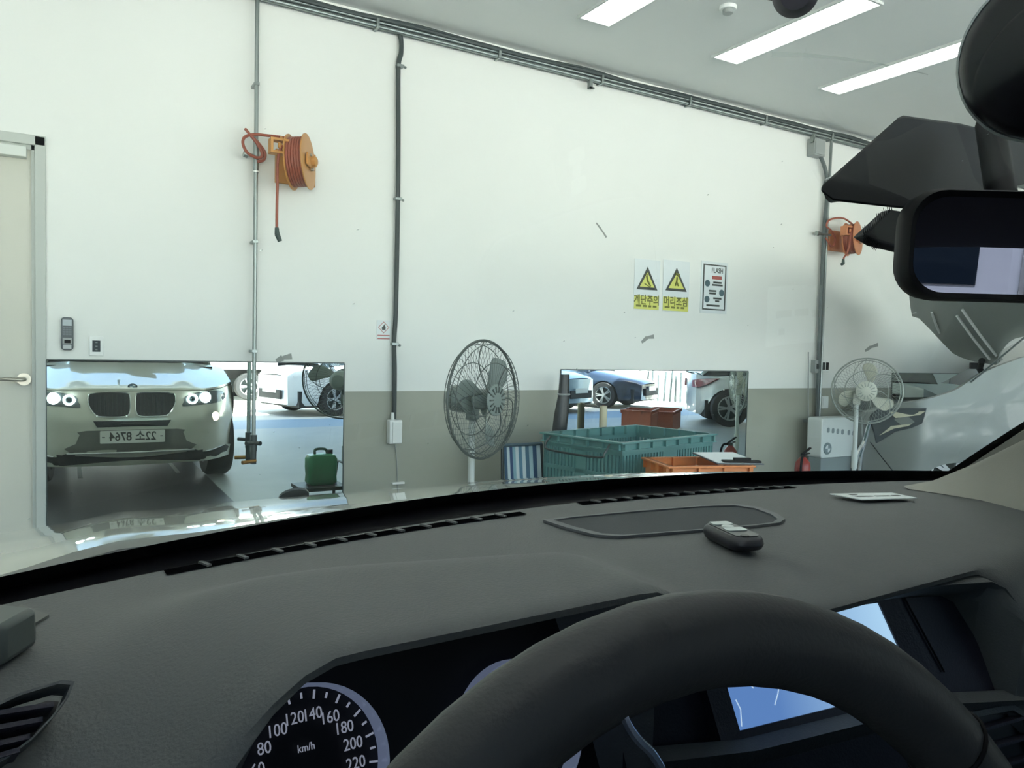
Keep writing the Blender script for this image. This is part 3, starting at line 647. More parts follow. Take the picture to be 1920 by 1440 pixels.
MB().prism([kc+(p-kc)*.95+V((0, 0, .001)) for p in kp], (0, 0, .0015)).build('sheet', m_paper, r)
ce = lerp(kp[2], kp[3], .45); cf = (kp[2]-kp[3]).normalized(); cn = V((0, 0, 1)).cross(cf)
MB().obox(ce+cn*.03+V((0, 0, .01)), cf, cn, V((0, 0, 1)), .11, .03, .006).obox(ce+cn*.02+V((0, 0, .02)), cf, cn, V((0, 0, 1)), .05, .015, .012).build('clip', m_black, r, bevel=.004)
# ---------------- fire extinguisher
ex = PY(1505, 870, 4.5); ez = 1.0
r = root('fire_extinguisher', (ex.x, 4.5, 0), 'red fire extinguisher with a white label on the floor against the wall', 'fire extinguisher')
et = PY(1505, 850, 4.5).z-.03; er = .068
MB().lathe([(0, .0), (er, .0), (er, et-.1), (er*.9, et-.05), (er*.55, et-.02), (er*.3, et), (0, et)], (ex.x, 4.5, 0), (0, 0, 1), 24).build('cylinder', mat('extinguisher red', (150, 52, 44), .3), r, smooth=True)
MB().lathe([(er*1.01, et-.3), (er*1.01, et-.15)], (ex.x, 4.5, 0), (0, 0, 1), 24).build('label_band', m_paper, r, smooth=True)
MB().cyl((ex.x, 4.5, et-.01), (ex.x, 4.5, et+.03), .022).build('valve', m_gun, r, smooth=True)
MB().obox((ex.x+.03, 4.49, et+.05), (1, 0, .5), (0, 1, 0), (-.5, 0, 1), .06, .012, .005).obox((ex.x+.02, 4.49, et+.025), (1, 0, .1), (0, 1, 0), (-.1, 0, 1), .05, .012, .005).build('lever', m_black, r, bevel=.002)
MB().tube(smooth_path([(ex.x-.01, 4.48, et+.01), (ex.x-.06, 4.46, et), (ex.x-.085, 4.45, et-.1), (ex.x-.08, 4.45, et-.28)], 5), .011, 8).build('hose', m_black, r, smooth=True)
# ---------------- white service cabinet with a roundel
YS = 4.6
a = PY(1540, 872, YS); b = PY(1655, 786, YS)
SW = .66; x0 = PY(1540, 830, YS).x; x1 = x0+SW; zt = PY(1548, 784, YS).z; zm = PY(1560, 858, YS).z
r = root('service_cabinet', ((x0+x1)/2, YS+.08, 0), 'white service cabinet with a row of slots and a round emblem beside the fire extinguisher', 'cabinet')
m_cab = mat('white cabinet enamel', (206, 214, 212), .3); m_cabg = mat('grey cabinet enamel', (128, 140, 142), .4)
MB().prism([(x0+.5*SW+p[0], YS, (zt+zm)/2+p[1]) for p in rrect(SW/2, (zt-zm)/2, .03)], (0, .16, 0)).build('upper_case', m_cab, r, bevel=.006)
MB().box(x0+.02, x1-.02, YS+.012, YS+.15, .03, zm).build('lower_case', m_cabg, r, bevel=.005)
for i in range(9):
    q = PY(1553+i*8.9+(3 if i > 3 else 0), 806.5+i*1.1, YS)
    if i == 6: continue
    MB().prism([(q.x+p[0], YS-.002, q.z+p[1]) for p in rrect(.018, .024, .014, 4)], (0, .003, 0)).build('slot', m_cabg, r)
for zz in (.02,):
    for xx in (x0+.08, x1-.08): MB().cyl((xx, YS+.08, 0), (xx, YS+.08, .04), .025).build('foot', m_black, r)
q = PY(1551, 841, YS)
def roundel(c, n, up, rad, parent, M=None, ring_m=None, blue=None):
    c = V(c); n = V(n).normalized(); up = V(up); ux = up.cross(n).normalized(); uz = n.cross(ux)
    e = MB().lathe([(0, .003), (rad*.97, .003), (rad, 0), (rad, -.004), (0, -.004)], c, n, 32).build('emblem', ring_m or mat('emblem ring', (58, 66, 70), .3), parent, M=M, smooth=True)
    for k in range(4):
        pts = [c+n*.0035]+[c+n*.0035+(ux*math.cos(R(90*k+90*i/8))+uz*math.sin(R(90*k+90*i/8)))*rad*.6 for i in range(9)]
        MB().prism(pts, n*.001).build('emblem_quarter', (mat('emblem white', (216, 222, 222), .3) if k % 2 else (blue or mat('emblem blue', (84, 112, 134), .3))), e, M=M)
    return e
roundel((q.x, YS-.004, q.z), (0, -1, 0), (0, 0, 1), .056, r, ring_m=mat('faded emblem ring', (116, 132, 134), .4), blue=mat('faded emblem grey', (126, 142, 146), .4))

# ================================================================ CARS
m_tyre = mat('tyre rubber', (34, 35, 36), .75, bump=.3, bscale=80); m_alloy = mat('alloy wheel', (186, 190, 190), .3, .6)
m_glassd = mat('dark car glass', (34, 44, 52), .05, spec=.8, coat=1.)
m_chrome = mat('chrome', (220, 222, 222), .08, 1.); m_under = mat('underbody black', (26, 27, 29), .7)
m_plate = mat('plate white', (226, 228, 222), .4); m_tail = mat('tail lamp red', (140, 34, 44), .15, coat=1.)
m_hl = mat('headlamp lens', (206, 212, 210), .08, .3, coat=1.)
def wheel(parent, c, ax, rad, wid, M=None, spokes=5):
    c = V(c); ax = V(ax).normalized(); bx, by, _ = basis(ax)
    ty = MB().lathe([(rad*.66, -wid/2), (rad*.93, -wid/2), (rad, -wid*.36), (rad, wid*.36), (rad*.93, wid/2), (rad*.66, wid/2), (rad*.64, wid*.3), (rad*.64, -wid*.3), (rad*.66, -wid/2)], c, ax, 32).build('tyre', m_tyre, parent, M=M, smooth=True)
    MB().lathe([(rad*.67, wid*.42), (rad*.6, wid*.44), (rad*.58, wid*.1), (rad*.58, -wid*.4)], c, ax, 32).build('wheel_rim', m_alloy, parent, M=M, smooth=True)
    for k in range(spokes):
        for d in (-.13, .13):
            a = 2*math.pi*k/spokes; d0 = bx*math.cos(a+d*.6)+by*math.sin(a+d*.6); d1 = bx*math.cos(a+d)+by*math.sin(a+d); p0 = c+d0*rad*.1+ax*wid*.36; p1 = c+d1*rad*.6+ax*wid*.42
            MB().obox((p0+p1)/2, p1-p0, ax, ax.cross(p1-p0), (p1-p0).length/2, .012, rad*.045).build('spoke', m_alloy, ty, M=M)
    MB().lathe([(0, wid*.42), (rad*.14, wid*.4), (rad*.15, wid*.2), (0, wid*.2)], c, ax, 16).build('hub_cap', m_alloy, ty, M=M, smooth=True)
    MB().lathe([(0, wid*.05), (rad*.58, wid*.05)], c, ax, 24).build('brake_disc', m_gun, ty, M=M)
def simple_car(name, label, loc, rz, m, L, Wd, deck, roof, wr_=.33, front_oh=.9, rear_oh=.85, plate=True, group=None):
    # heading +y in its own frame; deck: (y, top of body); roof: four (y, z) for windscreen base, roof front, roof rear, rear window base
    r = root(name, loc, label, 'car', group, rz); Mx = WM[r.name]; hw = Wd/2; hl = L/2
    fa, ra = hl-front_oh, -hl+rear_oh
    def zb(y):
        b = .22
        for wy in (fa, ra):
            d = abs(y-wy)
            if d < wr_+.05: b = max(b, wr_*.95+math.sqrt(max(0, (wr_+.05)**2-d*d))*.98-.0)
        return b
    ys = sorted(set([lerp(-hl, hl, i/46) for i in range(47)]+[fa+s*(wr_+.045) for s in (-1, 1)]+[ra+s*(wr_+.045) for s in (-1, 1)]))
    body = MB()
    def hwid(y): return hw*(1-.32*sstep(hl-.5, hl+.02, abs(y))**1.6)
    for s in (-1, 1):
        rows = []
        for y in ys:
            zt = interp(deck, y); z0 = zb(y); w_ = hwid(y)
            row = [V((s*w_*(.93 if t == 0 and z0 < .3 else 1-.0*t)*(1-.05*t*t), y, lerp(z0, zt-.05, t))) for t in (0, .12, .35, .6, .85, 1)]
            row += [V((s*(w_*.90), y, zt-.012)), V((s*w_*.5, y, zt+.015)), V((0, y, zt+.02))]
            rows.append(row)
        body.grid(rows)
    for e in (-hl, hl):
        w_ = hwid(e); zt = interp(deck, e); k = 1 if e > 0 else -1
        rows = [[V((w_*u*(1-.05*t), e+k*.06*(1-abs(u)**2)*(1-.5*t), lerp(.24, zt-.0, t))) for u in [j/8*2-1 for j in range(9)]] for t in (0, .3, .6, .9, 1)]
        body.grid(rows)
    body.build('body', m, r, M=Mx, smooth=True)
    MB().box(-hw*.86, hw*.86, -hl+.15, hl-.15, .18, .5).build('underbody', m_under, r, M=Mx)
    (y0, z0), (y1, z1), (y2, z2), (y3, z3) = roof
    def gh(y):
        t = (y-y3)/(y0-y3); top = interp([(y3, z3), (y2, z2), (y1, z1), (y0, z0)], y); return top
    gl = MB(); rows = []
    for y in [lerp(y3, y0, i/24) for i in range(25)]:
        zt = gh(y); zd = interp(deck, y)-.03; f = max(0, (zt-zd)); ww = hw*.93; wt = hw*(.93-.22*min(1, f/.5))
        rows.append([V((-ww, y, zd)), V((-lerp(ww, wt, .5), y, zd+f*.5)), V((-wt, y, zd+f*.96)), V((-wt*.6, y, zt)), V((0, y, zt+.01)), V((wt*.6, y, zt)), V((wt, y, zd+f*.96)), V((lerp(ww, wt, .5), y, zd+f*.5)), V((ww, y, zd))])
    gl.grid(rows).build('window_glass', m_glassd, r, M=Mx, smooth=True)
    rf = MB(); rows = []
    for y in [lerp(y2+.05, y1-.02, i/8) for i in range(9)]:
        zt = gh(y); wt = hw*.72; rows.append([V((-wt*1.02, y, zt-.05)), V((-wt*.9, y, zt+.008)), V((0, y, zt+.03)), V((wt*.9, y, zt+.008)), V((wt*1.02, y, zt-.05))])
    rf.slab(rows, (0, 0, -.02)).build('roof', m, r, M=Mx, smooth=True)
    for s in (-1, 1):
        for (ya, za, yb, zb_) in ((y0, z0, y1, z1), (y3, z3, y2, z2), ((y1+y2)/2+.05, interp(deck, 0), (y1+y2)/2, gh((y1+y2)/2)-.02)):
            MB().tube([(s*hw*.94, ya, max(za-.02, interp(deck, ya)-.03)), (s*hw*.725, yb, zb_-.01)], .032, 6).build('pillar', m, r, M=Mx, smooth=True)
        for wy in (fa, ra): wheel(r, (s*(hw-.1), wy, wr_), (s, 0, 0), wr_, .22, Mx)
        zt = interp(deck, hl-.1)
        MB().slab([[V((s*hw*.42, hl+.022, zt-.16)), V((s*hw*.72, hl-.09, zt-.12))], [V((s*hw*.42, hl+.02, zt-.07)), V((s*hw*.74, hl-.17, zt-.02))]], (0, -.06, 0)).build('headlamp', m_hl, r, M=Mx, bevel=.01)
        zt = interp(deck, -hl+.1)
        MB().slab([[V((s*hw*.42, -hl-.06, zt-.27)), V((s*hw*.74, -hl+.0, zt-.27)), V((s*hw*.90, -hl+.14, zt-.2))], [V((s*hw*.46, -hl-.05, zt-.12)), V((s*hw*.80, -hl+.04, zt-.09)), V((s*hw*1.0, -hl+.36, zt-.07))]], (0, .05, 0)).build('tail_lamp', m_tail, r, M=Mx, bevel=.008)
        MB().obox((s*(hw+.08), y0-.28, interp(deck, y0-.28)+.05), (1, 0, 0), (0, 1, 0), (0, 0, 1), .09, .05, .06).build('side_mirror', m, r, M=Mx, bevel=.02)
        MB().box(s*hw-.004, s*hw+.012, -.3, -.12, interp(deck, 0)-.16, interp(deck, 0)-.135).build('door_handle', m_chrome, r, M=Mx)
    MB().box(-hw*.5, hw*.5, hl+.035, hl+.07, .34, .52).build('grille', m_under, r, M=Mx, bevel=.01)
    MB().box(-.26, .26, hl+.066, hl+.078, .46, .57).build('number_plate', m_plate, r, M=Mx)
    return r
m_navy = mat('dark blue car paint', (40, 52, 70), .25, .3, coat=1.); m_carw = mat('white car paint', (226, 230, 230), .3, coat=1.); m_pblue = mat('pale blue car paint', (150, 172, 186), .3, .4, coat=1.)
sed = dict(deck=[(-2.3, .92), (-1.6, .98), (-.9, .95), (.9, .93), (1.5, .84), (2.15, .70), (2.3, .62)], roof=[(1.0, .94), (.25, 1.40), (-.9, 1.42), (-1.75, .99)])
suv = dict(deck=[(-2.25, 1.0), (-1.5, 1.02), (.8, .98), (1.5, .95), (2.1, .82), (2.25, .7)], roof=[(.95, 1.0), (.25, 1.58), (-1.5, 1.6), (-2.2, 1.02)])
def park(p, rz, off):      # place a car so that the point `off` of its own frame lands on p
    c_, s_ = math.cos(rz), math.sin(rz); return V((p.x-(off[0]*c_-off[1]*s_), p.y-(off[0]*s_+off[1]*c_), p.z))
p = MZ(1132, 765, -.02)
simple_car('sedan', 'dark blue sedan parked in the yard, reflected in the mirror behind the teal crate', park(p, R(-30), (-.8, 1.4)), R(-30), m_navy, 4.6, 1.8, **sed)
simple_car('hatchback', 'pale blue car half hidden left of the dark blue sedan in the second mirror', park(p, R(-22), (1.9, 1.7)), R(-22), m_pblue, 4.3, 1.78, **suv)
p = MZ(1364, 800, 0)
simple_car('crossover', 'white crossover with red tail lamp right of the white boards in the second mirror', park(p, R(-56), (-.83, -1.65)), R(-56), m_carw, 4.5, 1.85, wr_=.36, rear_oh=.6, **suv)
p = MZ(565, 768)
simple_car('delivery_van', 'white van in the sunlit yard at the right of the wide mirror', park(MZ(548, 769, -.02), R(75), (-.8, 1.4)), R(75), m_carw, 4.6, 1.8, deck=[(-2.3, 1.05), (1.2, 1.05), (2.2, .9), (2.3, .8)], roof=[(1.75, 1.05), (1.0, 1.85), (-2.1, 1.88), (-2.25, 1.1)], wr_=.34)
# ---------------- small truck in the yard
p = MZ(512, 764); tx, ty = p.x-1.1, p.y-3.4
r = root('pickup_truck', (tx, ty, -.02), 'white cargo truck in the sunlit yard beside the van, in the wide mirror', 'truck')
MB().box(tx-3.0, tx-1.25, ty-.85, ty+.85, .45, 2.0).build('cab', m_carw, r, bevel=.12, seg=3)
MB().box(tx-2.9, tx-1.7, ty+.852, ty+.87, 1.2, 1.8).build('cab_window', m_glassd, r, bevel=.01)
MB().box(tx-1.15, tx+2.0, ty-.9, ty+.9, .75, 2.3).build('cargo_box', m_carw, r, bevel=.02)
MB().box(tx-1.2, tx+1.9, ty-.45, ty+.45, .5, .74).build('chassis', m_under, r)
for wx in (-2.2, 1.1):
    for s in (-1, 1): wheel(r, (tx+wx, ty+s*.75, .33), (0, s, 0), .34, .22)
# ---------------- trees, fence, boards in the yard
m_leaf = mat('tree foliage', (70, 104, 62), .7, var=.3, scale=3); m_bark = mat('bark', (92, 78, 62), .9)
def tree(x, y, h, rad, label):
    r = root('tree', (x, y, -.02), label, 'tree', 'trees beyond the yard')
    MB().cyl((x, y, -.02), (x, y, h*.6), .14, .07, 10).build('trunk', m_bark, r, smooth=True)
    m = MB()
    for i in range(700):
        a = random.random()*6.283; b_ = random.gauss(0, .5); q = rad*random.random()**.4
        c = V((x+q*math.cos(a)*math.cos(b_), y+q*math.sin(a)*math.cos(b_), h*.68+q*math.sin(b_)*1.15)); d = V((random.gauss(0, 1), random.gauss(0, 1), random.gauss(0, 1))).normalized(); e = d.orthogonal().normalized()*.09; f_ = d.cross(e).normalized()*.16
        m.add([c-e, c-f_, c+e, c+f_], [(0, 1, 2, 3)])
    tag(m.build('foliage', m_leaf, r), kind='stuff')
tp = MZ(445, 740); tree(tp.x-1.2, -15.5, 6.0, 2.0, 'green tree behind the parked vehicles, left of the truck in the wide mirror')
tree(tp.x+5.2, -16.5, 6.5, 2.2, 'green tree behind the van, to the right of the truck in the wide mirror')
m_fence = mat('pale yard fence', (214, 216, 210), .7)
r = root('yard_fence', (12, -12.5, -.02), 'pale panel fence closing the yard, bright in the mirror behind the teal crate', 'fence')
for i in range(22): MB().box(-2+i*1.6, -.42+i*1.6, -12.56, -12.5, 0, 2.3).build('fence_panel', m_fence, r)
for i in range(23): MB().box(-2.05+i*1.6-.03, -2.05+i*1.6+.03, -12.6, -12.47, -.02, 2.4).build('fence_post', m_gypl, r)
for i, px in enumerate((1215, 1226, 1238, 1249, 1260, 1270, 1280, 1291)):
    p = MZ(px, 750+i*.8, -.02); hgt = .95+.12*math.sin(i*2.1); ln = .05*math.cos(i*1.7)
    r = root('marker_board', (p.x, p.y, -.02), 'narrow white board on a dark stake, in the row between two parked cars', 'board', 'row of white boards in the yard')
    MB().hexa([(p.x-.14, p.y-.02, .0), (p.x+.14, p.y-.02, .0), (p.x+.14, p.y+.02, .0), (p.x-.14, p.y+.02, .0), (p.x-.1+ln, p.y-.02, hgt), (p.x+.16+ln, p.y-.02, hgt), (p.x+.16+ln, p.y+.02, hgt), (p.x-.1+ln, p.y+.02, hgt)]).build('board', m_whpl, r, bevel=.02)
    MB().tube([(p.x-.15, p.y+.04, -.02), (p.x-.11+ln, p.y+.04, hgt*.9)], .03, 6).build('stake', m_dkgrey, r)  # stakes thickened to imitate the dark shadow outlines of the boards
m_redc = mat('red brown crate plastic', (182, 100, 76), .5)
p = MZ(1210, 770, .40); 
crate((p.x-.45, p.y-.1), R(-40), .7, .5, .42, 0, m_redc, 'red brown crate on the floor, leftmost of two in the second mirror', False, False)
crate((p.x+.35, p.y-.45), R(-40), 1.1, .5, .36, 0, m_redc, 'red brown crate on the floor, right of its twin in the second mirror', False, False)
cz1 = PY(1131, 761, 4.78).z; cxx = PY(1131, 780, 4.78).x  # full-height roll built in place of the cream cup
r = root('cup_stand_in', (cxx, 4.78, 0), 'cream cup stand-in standing behind the teal crate against the mirror', 'cup stand-in')
MB().lathe([(.012, 0), (.03, 0), (.03, cz1), (.012, cz1)], (cxx, 4.78, 0), (0, 0, 1), 24).build('roll', mat('cream paper', (206, 200, 172), .7), r, smooth=True)
MB().lathe([(.011, .002), (.011, cz1+.004), (.008, cz1+.004), (.008, .002)], (cxx, 4.78, 0), (0, 0, 1), 16).build('core', mat('card core', (150, 120, 86), .8), r, smooth=True)
# black bag leaning at the left edge of the second mirror
bp = PY(1066, 760, 4.7); r = root('black_bag', (bp.x, 4.7, 0), 'tall black sack standing at the left edge of the second mirror', 'bag')
rows = []
bz = PY(1066, 702, 4.7).z
for i in range(9):
    t = i/8; s = (1-.55*t**1.5)*(1+.06*math.sin(i*2.3)); cx = bp.x-.03+.02*math.sin(i)-.02*t
    rows.append([V((cx+.085*s*math.cos(2*math.pi*j/16)*(1+.1*math.sin(5*j+i)), 4.72+.07*s*math.sin(2*math.pi*j/16), lerp(0, bz, t))) for j in range(16)])
MB().grid(rows, closed=True).add(rows[-1], [tuple(range(16))]).build('sack', mat('black sack', (36, 40, 42), .35, var=.3, scale=20), r, smooth=True)
MB().tube([rows[-2][j] for j in range(16)], .008, 6, closed=True).build('tie', m_gypl, r, smooth=True)

# ================================================================ GREY CAR WITH RAISED BONNET (right)
BETA = R(35); S0 = V((6.36, 4.27, 0)); e1 = V((math.cos(BETA), -math.sin(BETA), 0)); en = V((math.sin(BETA), math.cos(BETA), 0))   # back along the flank, into the car
def NF(t, n_, z): return S0+e1*t+en*n_+V((0, 0, z))
def NP(px, py):   # pixel onto the flank plane -> (t, z)
    nn = V((-en.x, -en.y, 0)); d = ray(px, py); k = (S0-O).dot(nn)/d.dot(nn); q = O+d*k-S0; return q.dot(e1), q.z
m_ngrey = mat('grey car paint', (134, 140, 137), .45, .2, coat=.25, var=.03)
r = root('grey_car', S0+e1*2.2+en*.92, 'grey car at the right edge with its bonnet raised', 'car')
top = sorted([NP(x, yy) for x, yy in ((1650, 778), (1668, 768), (1690, 760), (1755, 745), (1795, 732), (1830, 707), (1865, 690), (1920, 670))])
top = [(-.02, top[0][1]-.03)]+[q for q in top if q[0] > 0]
tE = top[-1]; top += [(tE[0]+.5, tE[1]+.04), (4.4, 1.15)]
acx = NP(1800, 870)[0]; azt = NP(1772, 868)[1]
def nb(t):
    d = abs(t-acx); rr = .42
    return max(.2, azt-.42+math.sqrt(max(0, rr*rr-d*d))) if d < rr else .2
rows = []
for i in range(70):
    t = 4.4*(i/69)**1.3; zt = interp(top, t); z0 = nb(t)
    rnd = .34*(1-sstep(0, .5, t))**1.6
    row = []
    for j in range(9):
        u = j/8; z = lerp(z0, zt, u)
        row.append(NF(t, rnd+.05*(u-.55)**2*2-.02*math.exp(-((z-.62)/.05)**2)-.012*math.exp(-((z-.92)/.03)**2), z))
    row.append(NF(t, rnd+.06, zt+.005)); row.append(NF(t, rnd+.09, zt-.03))
    rows.append(row)
MB().grid(rows).build('flank', m_ngrey, r, smooth=True)
nmax = lambda t: min(1.8, .62+.68*max(0, t))
MB().grid([[NF(.02, lerp(.33, nmax(0), u), z)-e1*(.10*math.sin(math.pi*u*.5)) for u in [k/10 for k in range(11)]] for z in (.2, .45, .65, .8, .86)]).build('front_bumper', m_ngrey, r, smooth=True)
MB().grid([[NF(t, nmax(t), z) for t in [k*.22 for k in range(21)]] for z in (.2, .6, .95)]).build('far_flank', m_ngrey, r, smooth=True)
MB().hexa([NF(.15, .25, .3), NF(1.2, .12, .3), NF(1.2, 1.3, .3), NF(.15, .65, .3), NF(.15, .3, .82), NF(1.2, .14, .9), NF(1.2, 1.3, .9), NF(.15, .65, .82)]).build('engine_bay', m_under, r)
# headlamp
hp = [NP(x, yy) for x, yy in ((1656, 786), (1668, 771), (1705, 766), (1737, 765), (1729, 794), (1712, 803), (1690, 812), (1664, 838))]
rn = lambda t: .34*(1-sstep(0, .5, t))**1.6
MB().prism([NF(t, rn(t)-.02, z) for t, z in hp], en*.06).build('headlamp', m_dkgrey, r, bevel=.006)
for a in (((1682, 775), (1733, 771), (1724, 778), (1690, 786)), ((1668, 822), (1684, 802), (1712, 795), (1706, 800), (1688, 806))):
    MB().prism([NF(NP(*q)[0], rn(NP(*q)[0])-.026, NP(*q)[1]) for q in a], en*.01).build('lamp_strip', mat('lamp amber white', (206, 204, 180), .2), r)
for pts in (((1655, 795), (1650, 815), (1644, 838), (1632, 860), (1624, 900)), ((1645, 838), (1638, 862), (1634, 900))):
    q = [NP(*z) for z in pts]; MB().tube(smooth_path([NF(t, rn(max(0, t))-.03, z) for t, z in q], 4), .02, 8).build('chrome_trim', m_chrome, r, smooth=True)
q = [NP(*z) for z in ((1655, 834), (1672, 864), (1692, 898))]; MB().tube([NF(t, rn(t)-.004, z) for t, z in q], .004, 5).build('panel_gap', m_under, r)
for s, n_ in ((1, .08),): wheel(r, NF(acx, n_+s*.1, .32), -en*s, .33, .22)
for s, n_ in ((1, .08), (-1, 1.76)): wheel(r, NF(acx+2.75, n_+s*.1, .32), -en*s, .33, .22)
# raised bonnet: outer skin faces the camera; its near outline follows the photograph, hinged at the cowl
hg = NF(1.12, .12, 1.25)
edge = [(1872, 681), (1858, 679), (1838, 676), (1820, 672), (1803, 666), (1790, 659), (1776, 645), (1762, 630), (1745, 612), (1727, 594), (1714, 590), (1711, 575), (1709, 555), (1708, 535), (1712, 500), (1722, 470)]
rear = [(1872, 681), (1874, 672), (1878, 660), (1886, 648), (1896, 638), (1908, 631), (1925, 627), (1950, 622), (1990, 616), (2030, 612), (2075, 608), (2110, 604), (2140, 598), (2165, 590), (2180, 580), (2190, 570)]
hn = (e1*.74 + V((0, 0, .67))).normalized()    # outward normal of the raised skin
hp0 = NF(1.18, .9, 1.22)
def HB(px, py, lift=0): d = ray(px, py); return O+d*((hp0-O).dot(hn)/d.dot(hn))+hn*lift
rows = []
for i in range(16):
    rows.append([lerp(HB(*edge[i]), HB(*rear[i]), u)+hn*(.05*math.sin(math.pi*u)) for u in [k/12 for k in range(13)]])
MB().slab(rows, -hn*.025).build('raised_bonnet', m_ngrey, r, smooth=True)
MB().tube([HB(1846, 672, -.03), HB(1842, 688, -.03), NF(1.05, .15, NP(1843, 712)[1]-.05)], .028, 8).build('bonnet_hinge', m_black, r, smooth=True)
MB().obox(HB(1832, 682, -.03), e1, en, V((0, 0, 1)), .04, .02, .03).build('hinge_plate', m_black, r, bevel=.005)
MB().tube([NF(.9, .75, .9), HB(1990, 575, -.03)], .008, 6).build('gas_strut', m_steel, r)
for q in (((1804, 580), (1868, 667)), ((1794, 592), (1856, 674)), ((1747, 586), (1762, 624))):  # white tubes imitate the ceiling lights' reflections on the bonnet
    a, b = HB(*q[0], .0), HB(*q[1], .0); a2, b2 = a-(a-O).normalized()*.05, b-(b-O).normalized()*.05
    MB().tube([a2, lerp(a2, b2, .5)-V((0, 0, .01)), b2], .012, 8).build('bonnet_glint', m_carw, r, smooth=True)
for q in ((1711, 548), (1719, 585)): MB().obox(HB(q[0]+1, q[1], -.01), e1, hn, e1.cross(hn), .02, .012, .03).build('rubber_stop', m_whpl, r)
gh_ = MB(); 
rows = [[NF(1.35+.0, u, 1.12) for u in (.12, .9, 1.72)], [NF(2.05, u, 1.6) for u in (.3, .9, 1.55)], [NF(3.5, u, 1.62) for u in (.3, .9, 1.55)], [NF(4.3, u, 1.15) for u in (.15, .9, 1.7)]]
gh_.grid(rows).build('roof_glass', m_glassd, r, smooth=True)
MB().hexa([NF(1.5, .1, 1.1), NF(4.2, .1, 1.1), NF(4.2, 1.74, 1.1), NF(1.5, 1.74, 1.1), NF(2.1, .28, 1.58), NF(3.5, .28, 1.6), NF(3.5, 1.56, 1.6), NF(2.1, 1.56, 1.58)]).build('cabin', m_glassd, r)

# ================================================================ THE CAR THE CAMERA SITS IN
m_paint = mat('silver car paint', (200, 200, 188), .28, .2, coat=1., var=.02, scale=300)
m_dash = mat('dashboard skin', (97, 99, 99), .62, var=.06, scale=30, bump=.35, bscale=420, spec=.4)
m_dash2 = mat('dashboard trim', (42, 40, 54), .5, var=.05, bump=.2, bscale=400)
m_pill = mat('grey pillar trim', (158, 157, 149), .8, var=.03, bump=.1, bscale=500)
m_head = mat('headliner cloth', (74, 70, 78), .9, bump=.2, bscale=600)
m_frit = mat('black glass border', (16, 15, 19), .35)
m_cowl = mat('cowl plastic', (42, 44, 52), .5)
m_leather = mat('steering wheel leather', (60, 60, 62), .52, var=.05, bump=.12, bscale=500)
m_gmesh = mat('grille mesh black', (40, 44, 48), .5, var=.3, scale=260)
car = root('car', MC @ V((CX0, -.12, 0)), 'silver car seen from its driver seat, its lit front reflected in the wide mirror', 'car', rz=CYAW)
def CF(X, y, z): return V((X+CX0, y, z))
def cbuild(mb, name, m, parent=car, **k): return mb.build(name, m, parent, M=MC, **k)
# ---------------- bonnet and front end
def hood_z(X, y):
    zc_ = interp([(.8, 1.178), (1.0, 1.152), (1.25, 1.112), (1.5, 1.066), (1.75, 1.018), (1.9, .988), (2.02, .965), (2.1, .945)], y)
    a = abs(X)
    z = zc_-.062*(a/.9)**2.6+.010*math.exp(-((a-.42-.12*(2.1-y)/1.1)/.07)**2)*sstep(2.1, 1.8, y)
    return z
def front_y(X, z):
    a = abs(X)
    y = 2.2-.075*(a/.6)**2-.40*max(0, (a-.56)/.38)**2.0
    if z > .66: y -= .42*(z-.66)**1.25
    if z < .42: y -= .45*(.42-z)**1.2
    return y
def hood_front(X): return front_y(X, .945)-.012
NX = 45
Xs = [lerp(-.93, .93, i/(NX-1)) for i in range(NX)]
def hood_rear(X): return .985-.15*(X/.7)**2
rows = []
for X in Xs:
    Xh = X*.985; yf, yr = hood_front(Xh), hood_rear(Xh)
    row = [CF(Xh, yf+.004, hood_z(Xh, yf)-.02)]
    row += [CF(Xh, lerp(yf, yr, j/26), hood_z(Xh, lerp(yf, yr, j/26))) for j in range(27)]
    row += [CF(Xh, yr-.005, hood_z(Xh, yr)-.02)]
    rows.append(row)
cbuild(MB().grid(rows), 'bonnet', m_paint, smooth=True)
ztop = lambda X: hood_z(X*.985, hood_front(X*.985))-.024
rows = []
for X in Xs:
    zt = ztop(X)
    rows.append([CF(X, front_y(X, lerp(.25, zt, j/22)), lerp(.25, zt, j/22)) for j in range(23)])
cbuild(MB().grid(rows), 'front_bumper', m_paint, smooth=True)
WR = .365; AY = 1.335
for s in (-1, 1):      # fenders and flanks
    rows = []
    yA = front_y(.93, .6)
    for i in range(60):
        y = lerp(yA, -2.35, i/59); zt = interp([(-2.4, 1.06), (.5, 1.06), (1.0, 1.075), (1.6, 1.0), (2.0, .9)], y)
        if y > .8: zt = min(zt, hood_z(.916, y)+.002)
        z0 = .28
        for wy in (AY, AY-2.81):
            d = abs(y-wy)
            if d < WR+.05: z0 = max(z0, WR+math.sqrt((WR+.05)**2-d*d)*.97)
        z0 = min(z0, zt-.08)
        bul = .012
        rows.append([CF(s*(.93+bul*math.sin(math.pi*j/8)-.02*(j/8)**3), y, lerp(z0, zt, j/8)) for j in range(9)])
    cbuild(MB().grid(rows), 'fender' , m_paint, smooth=True)
    wheel(car, MC @ CF(s*.80, AY, WR+.003), MC.to_3x3() @ V((s, -.06, 0)), WR, .245)
    wheel(car, MC @ CF(s*.80, AY-2.81, WR+.003), MC.to_3x3() @ V((s, 0, 0)), WR, .245)
    # arch liner
    cbuild(MB().grid([[CF(s*x_, AY+(WR+.06)*math.cos(a), WR+(WR+.06)*math.sin(a)) for x_ in (.5, .92)] for a in [math.pi*k/14 for k in range(15)]]), 'arch_liner', m_under, smooth=True)
def onf(X, z, off=0.): return CF(X, front_y(X, z)+off, z)
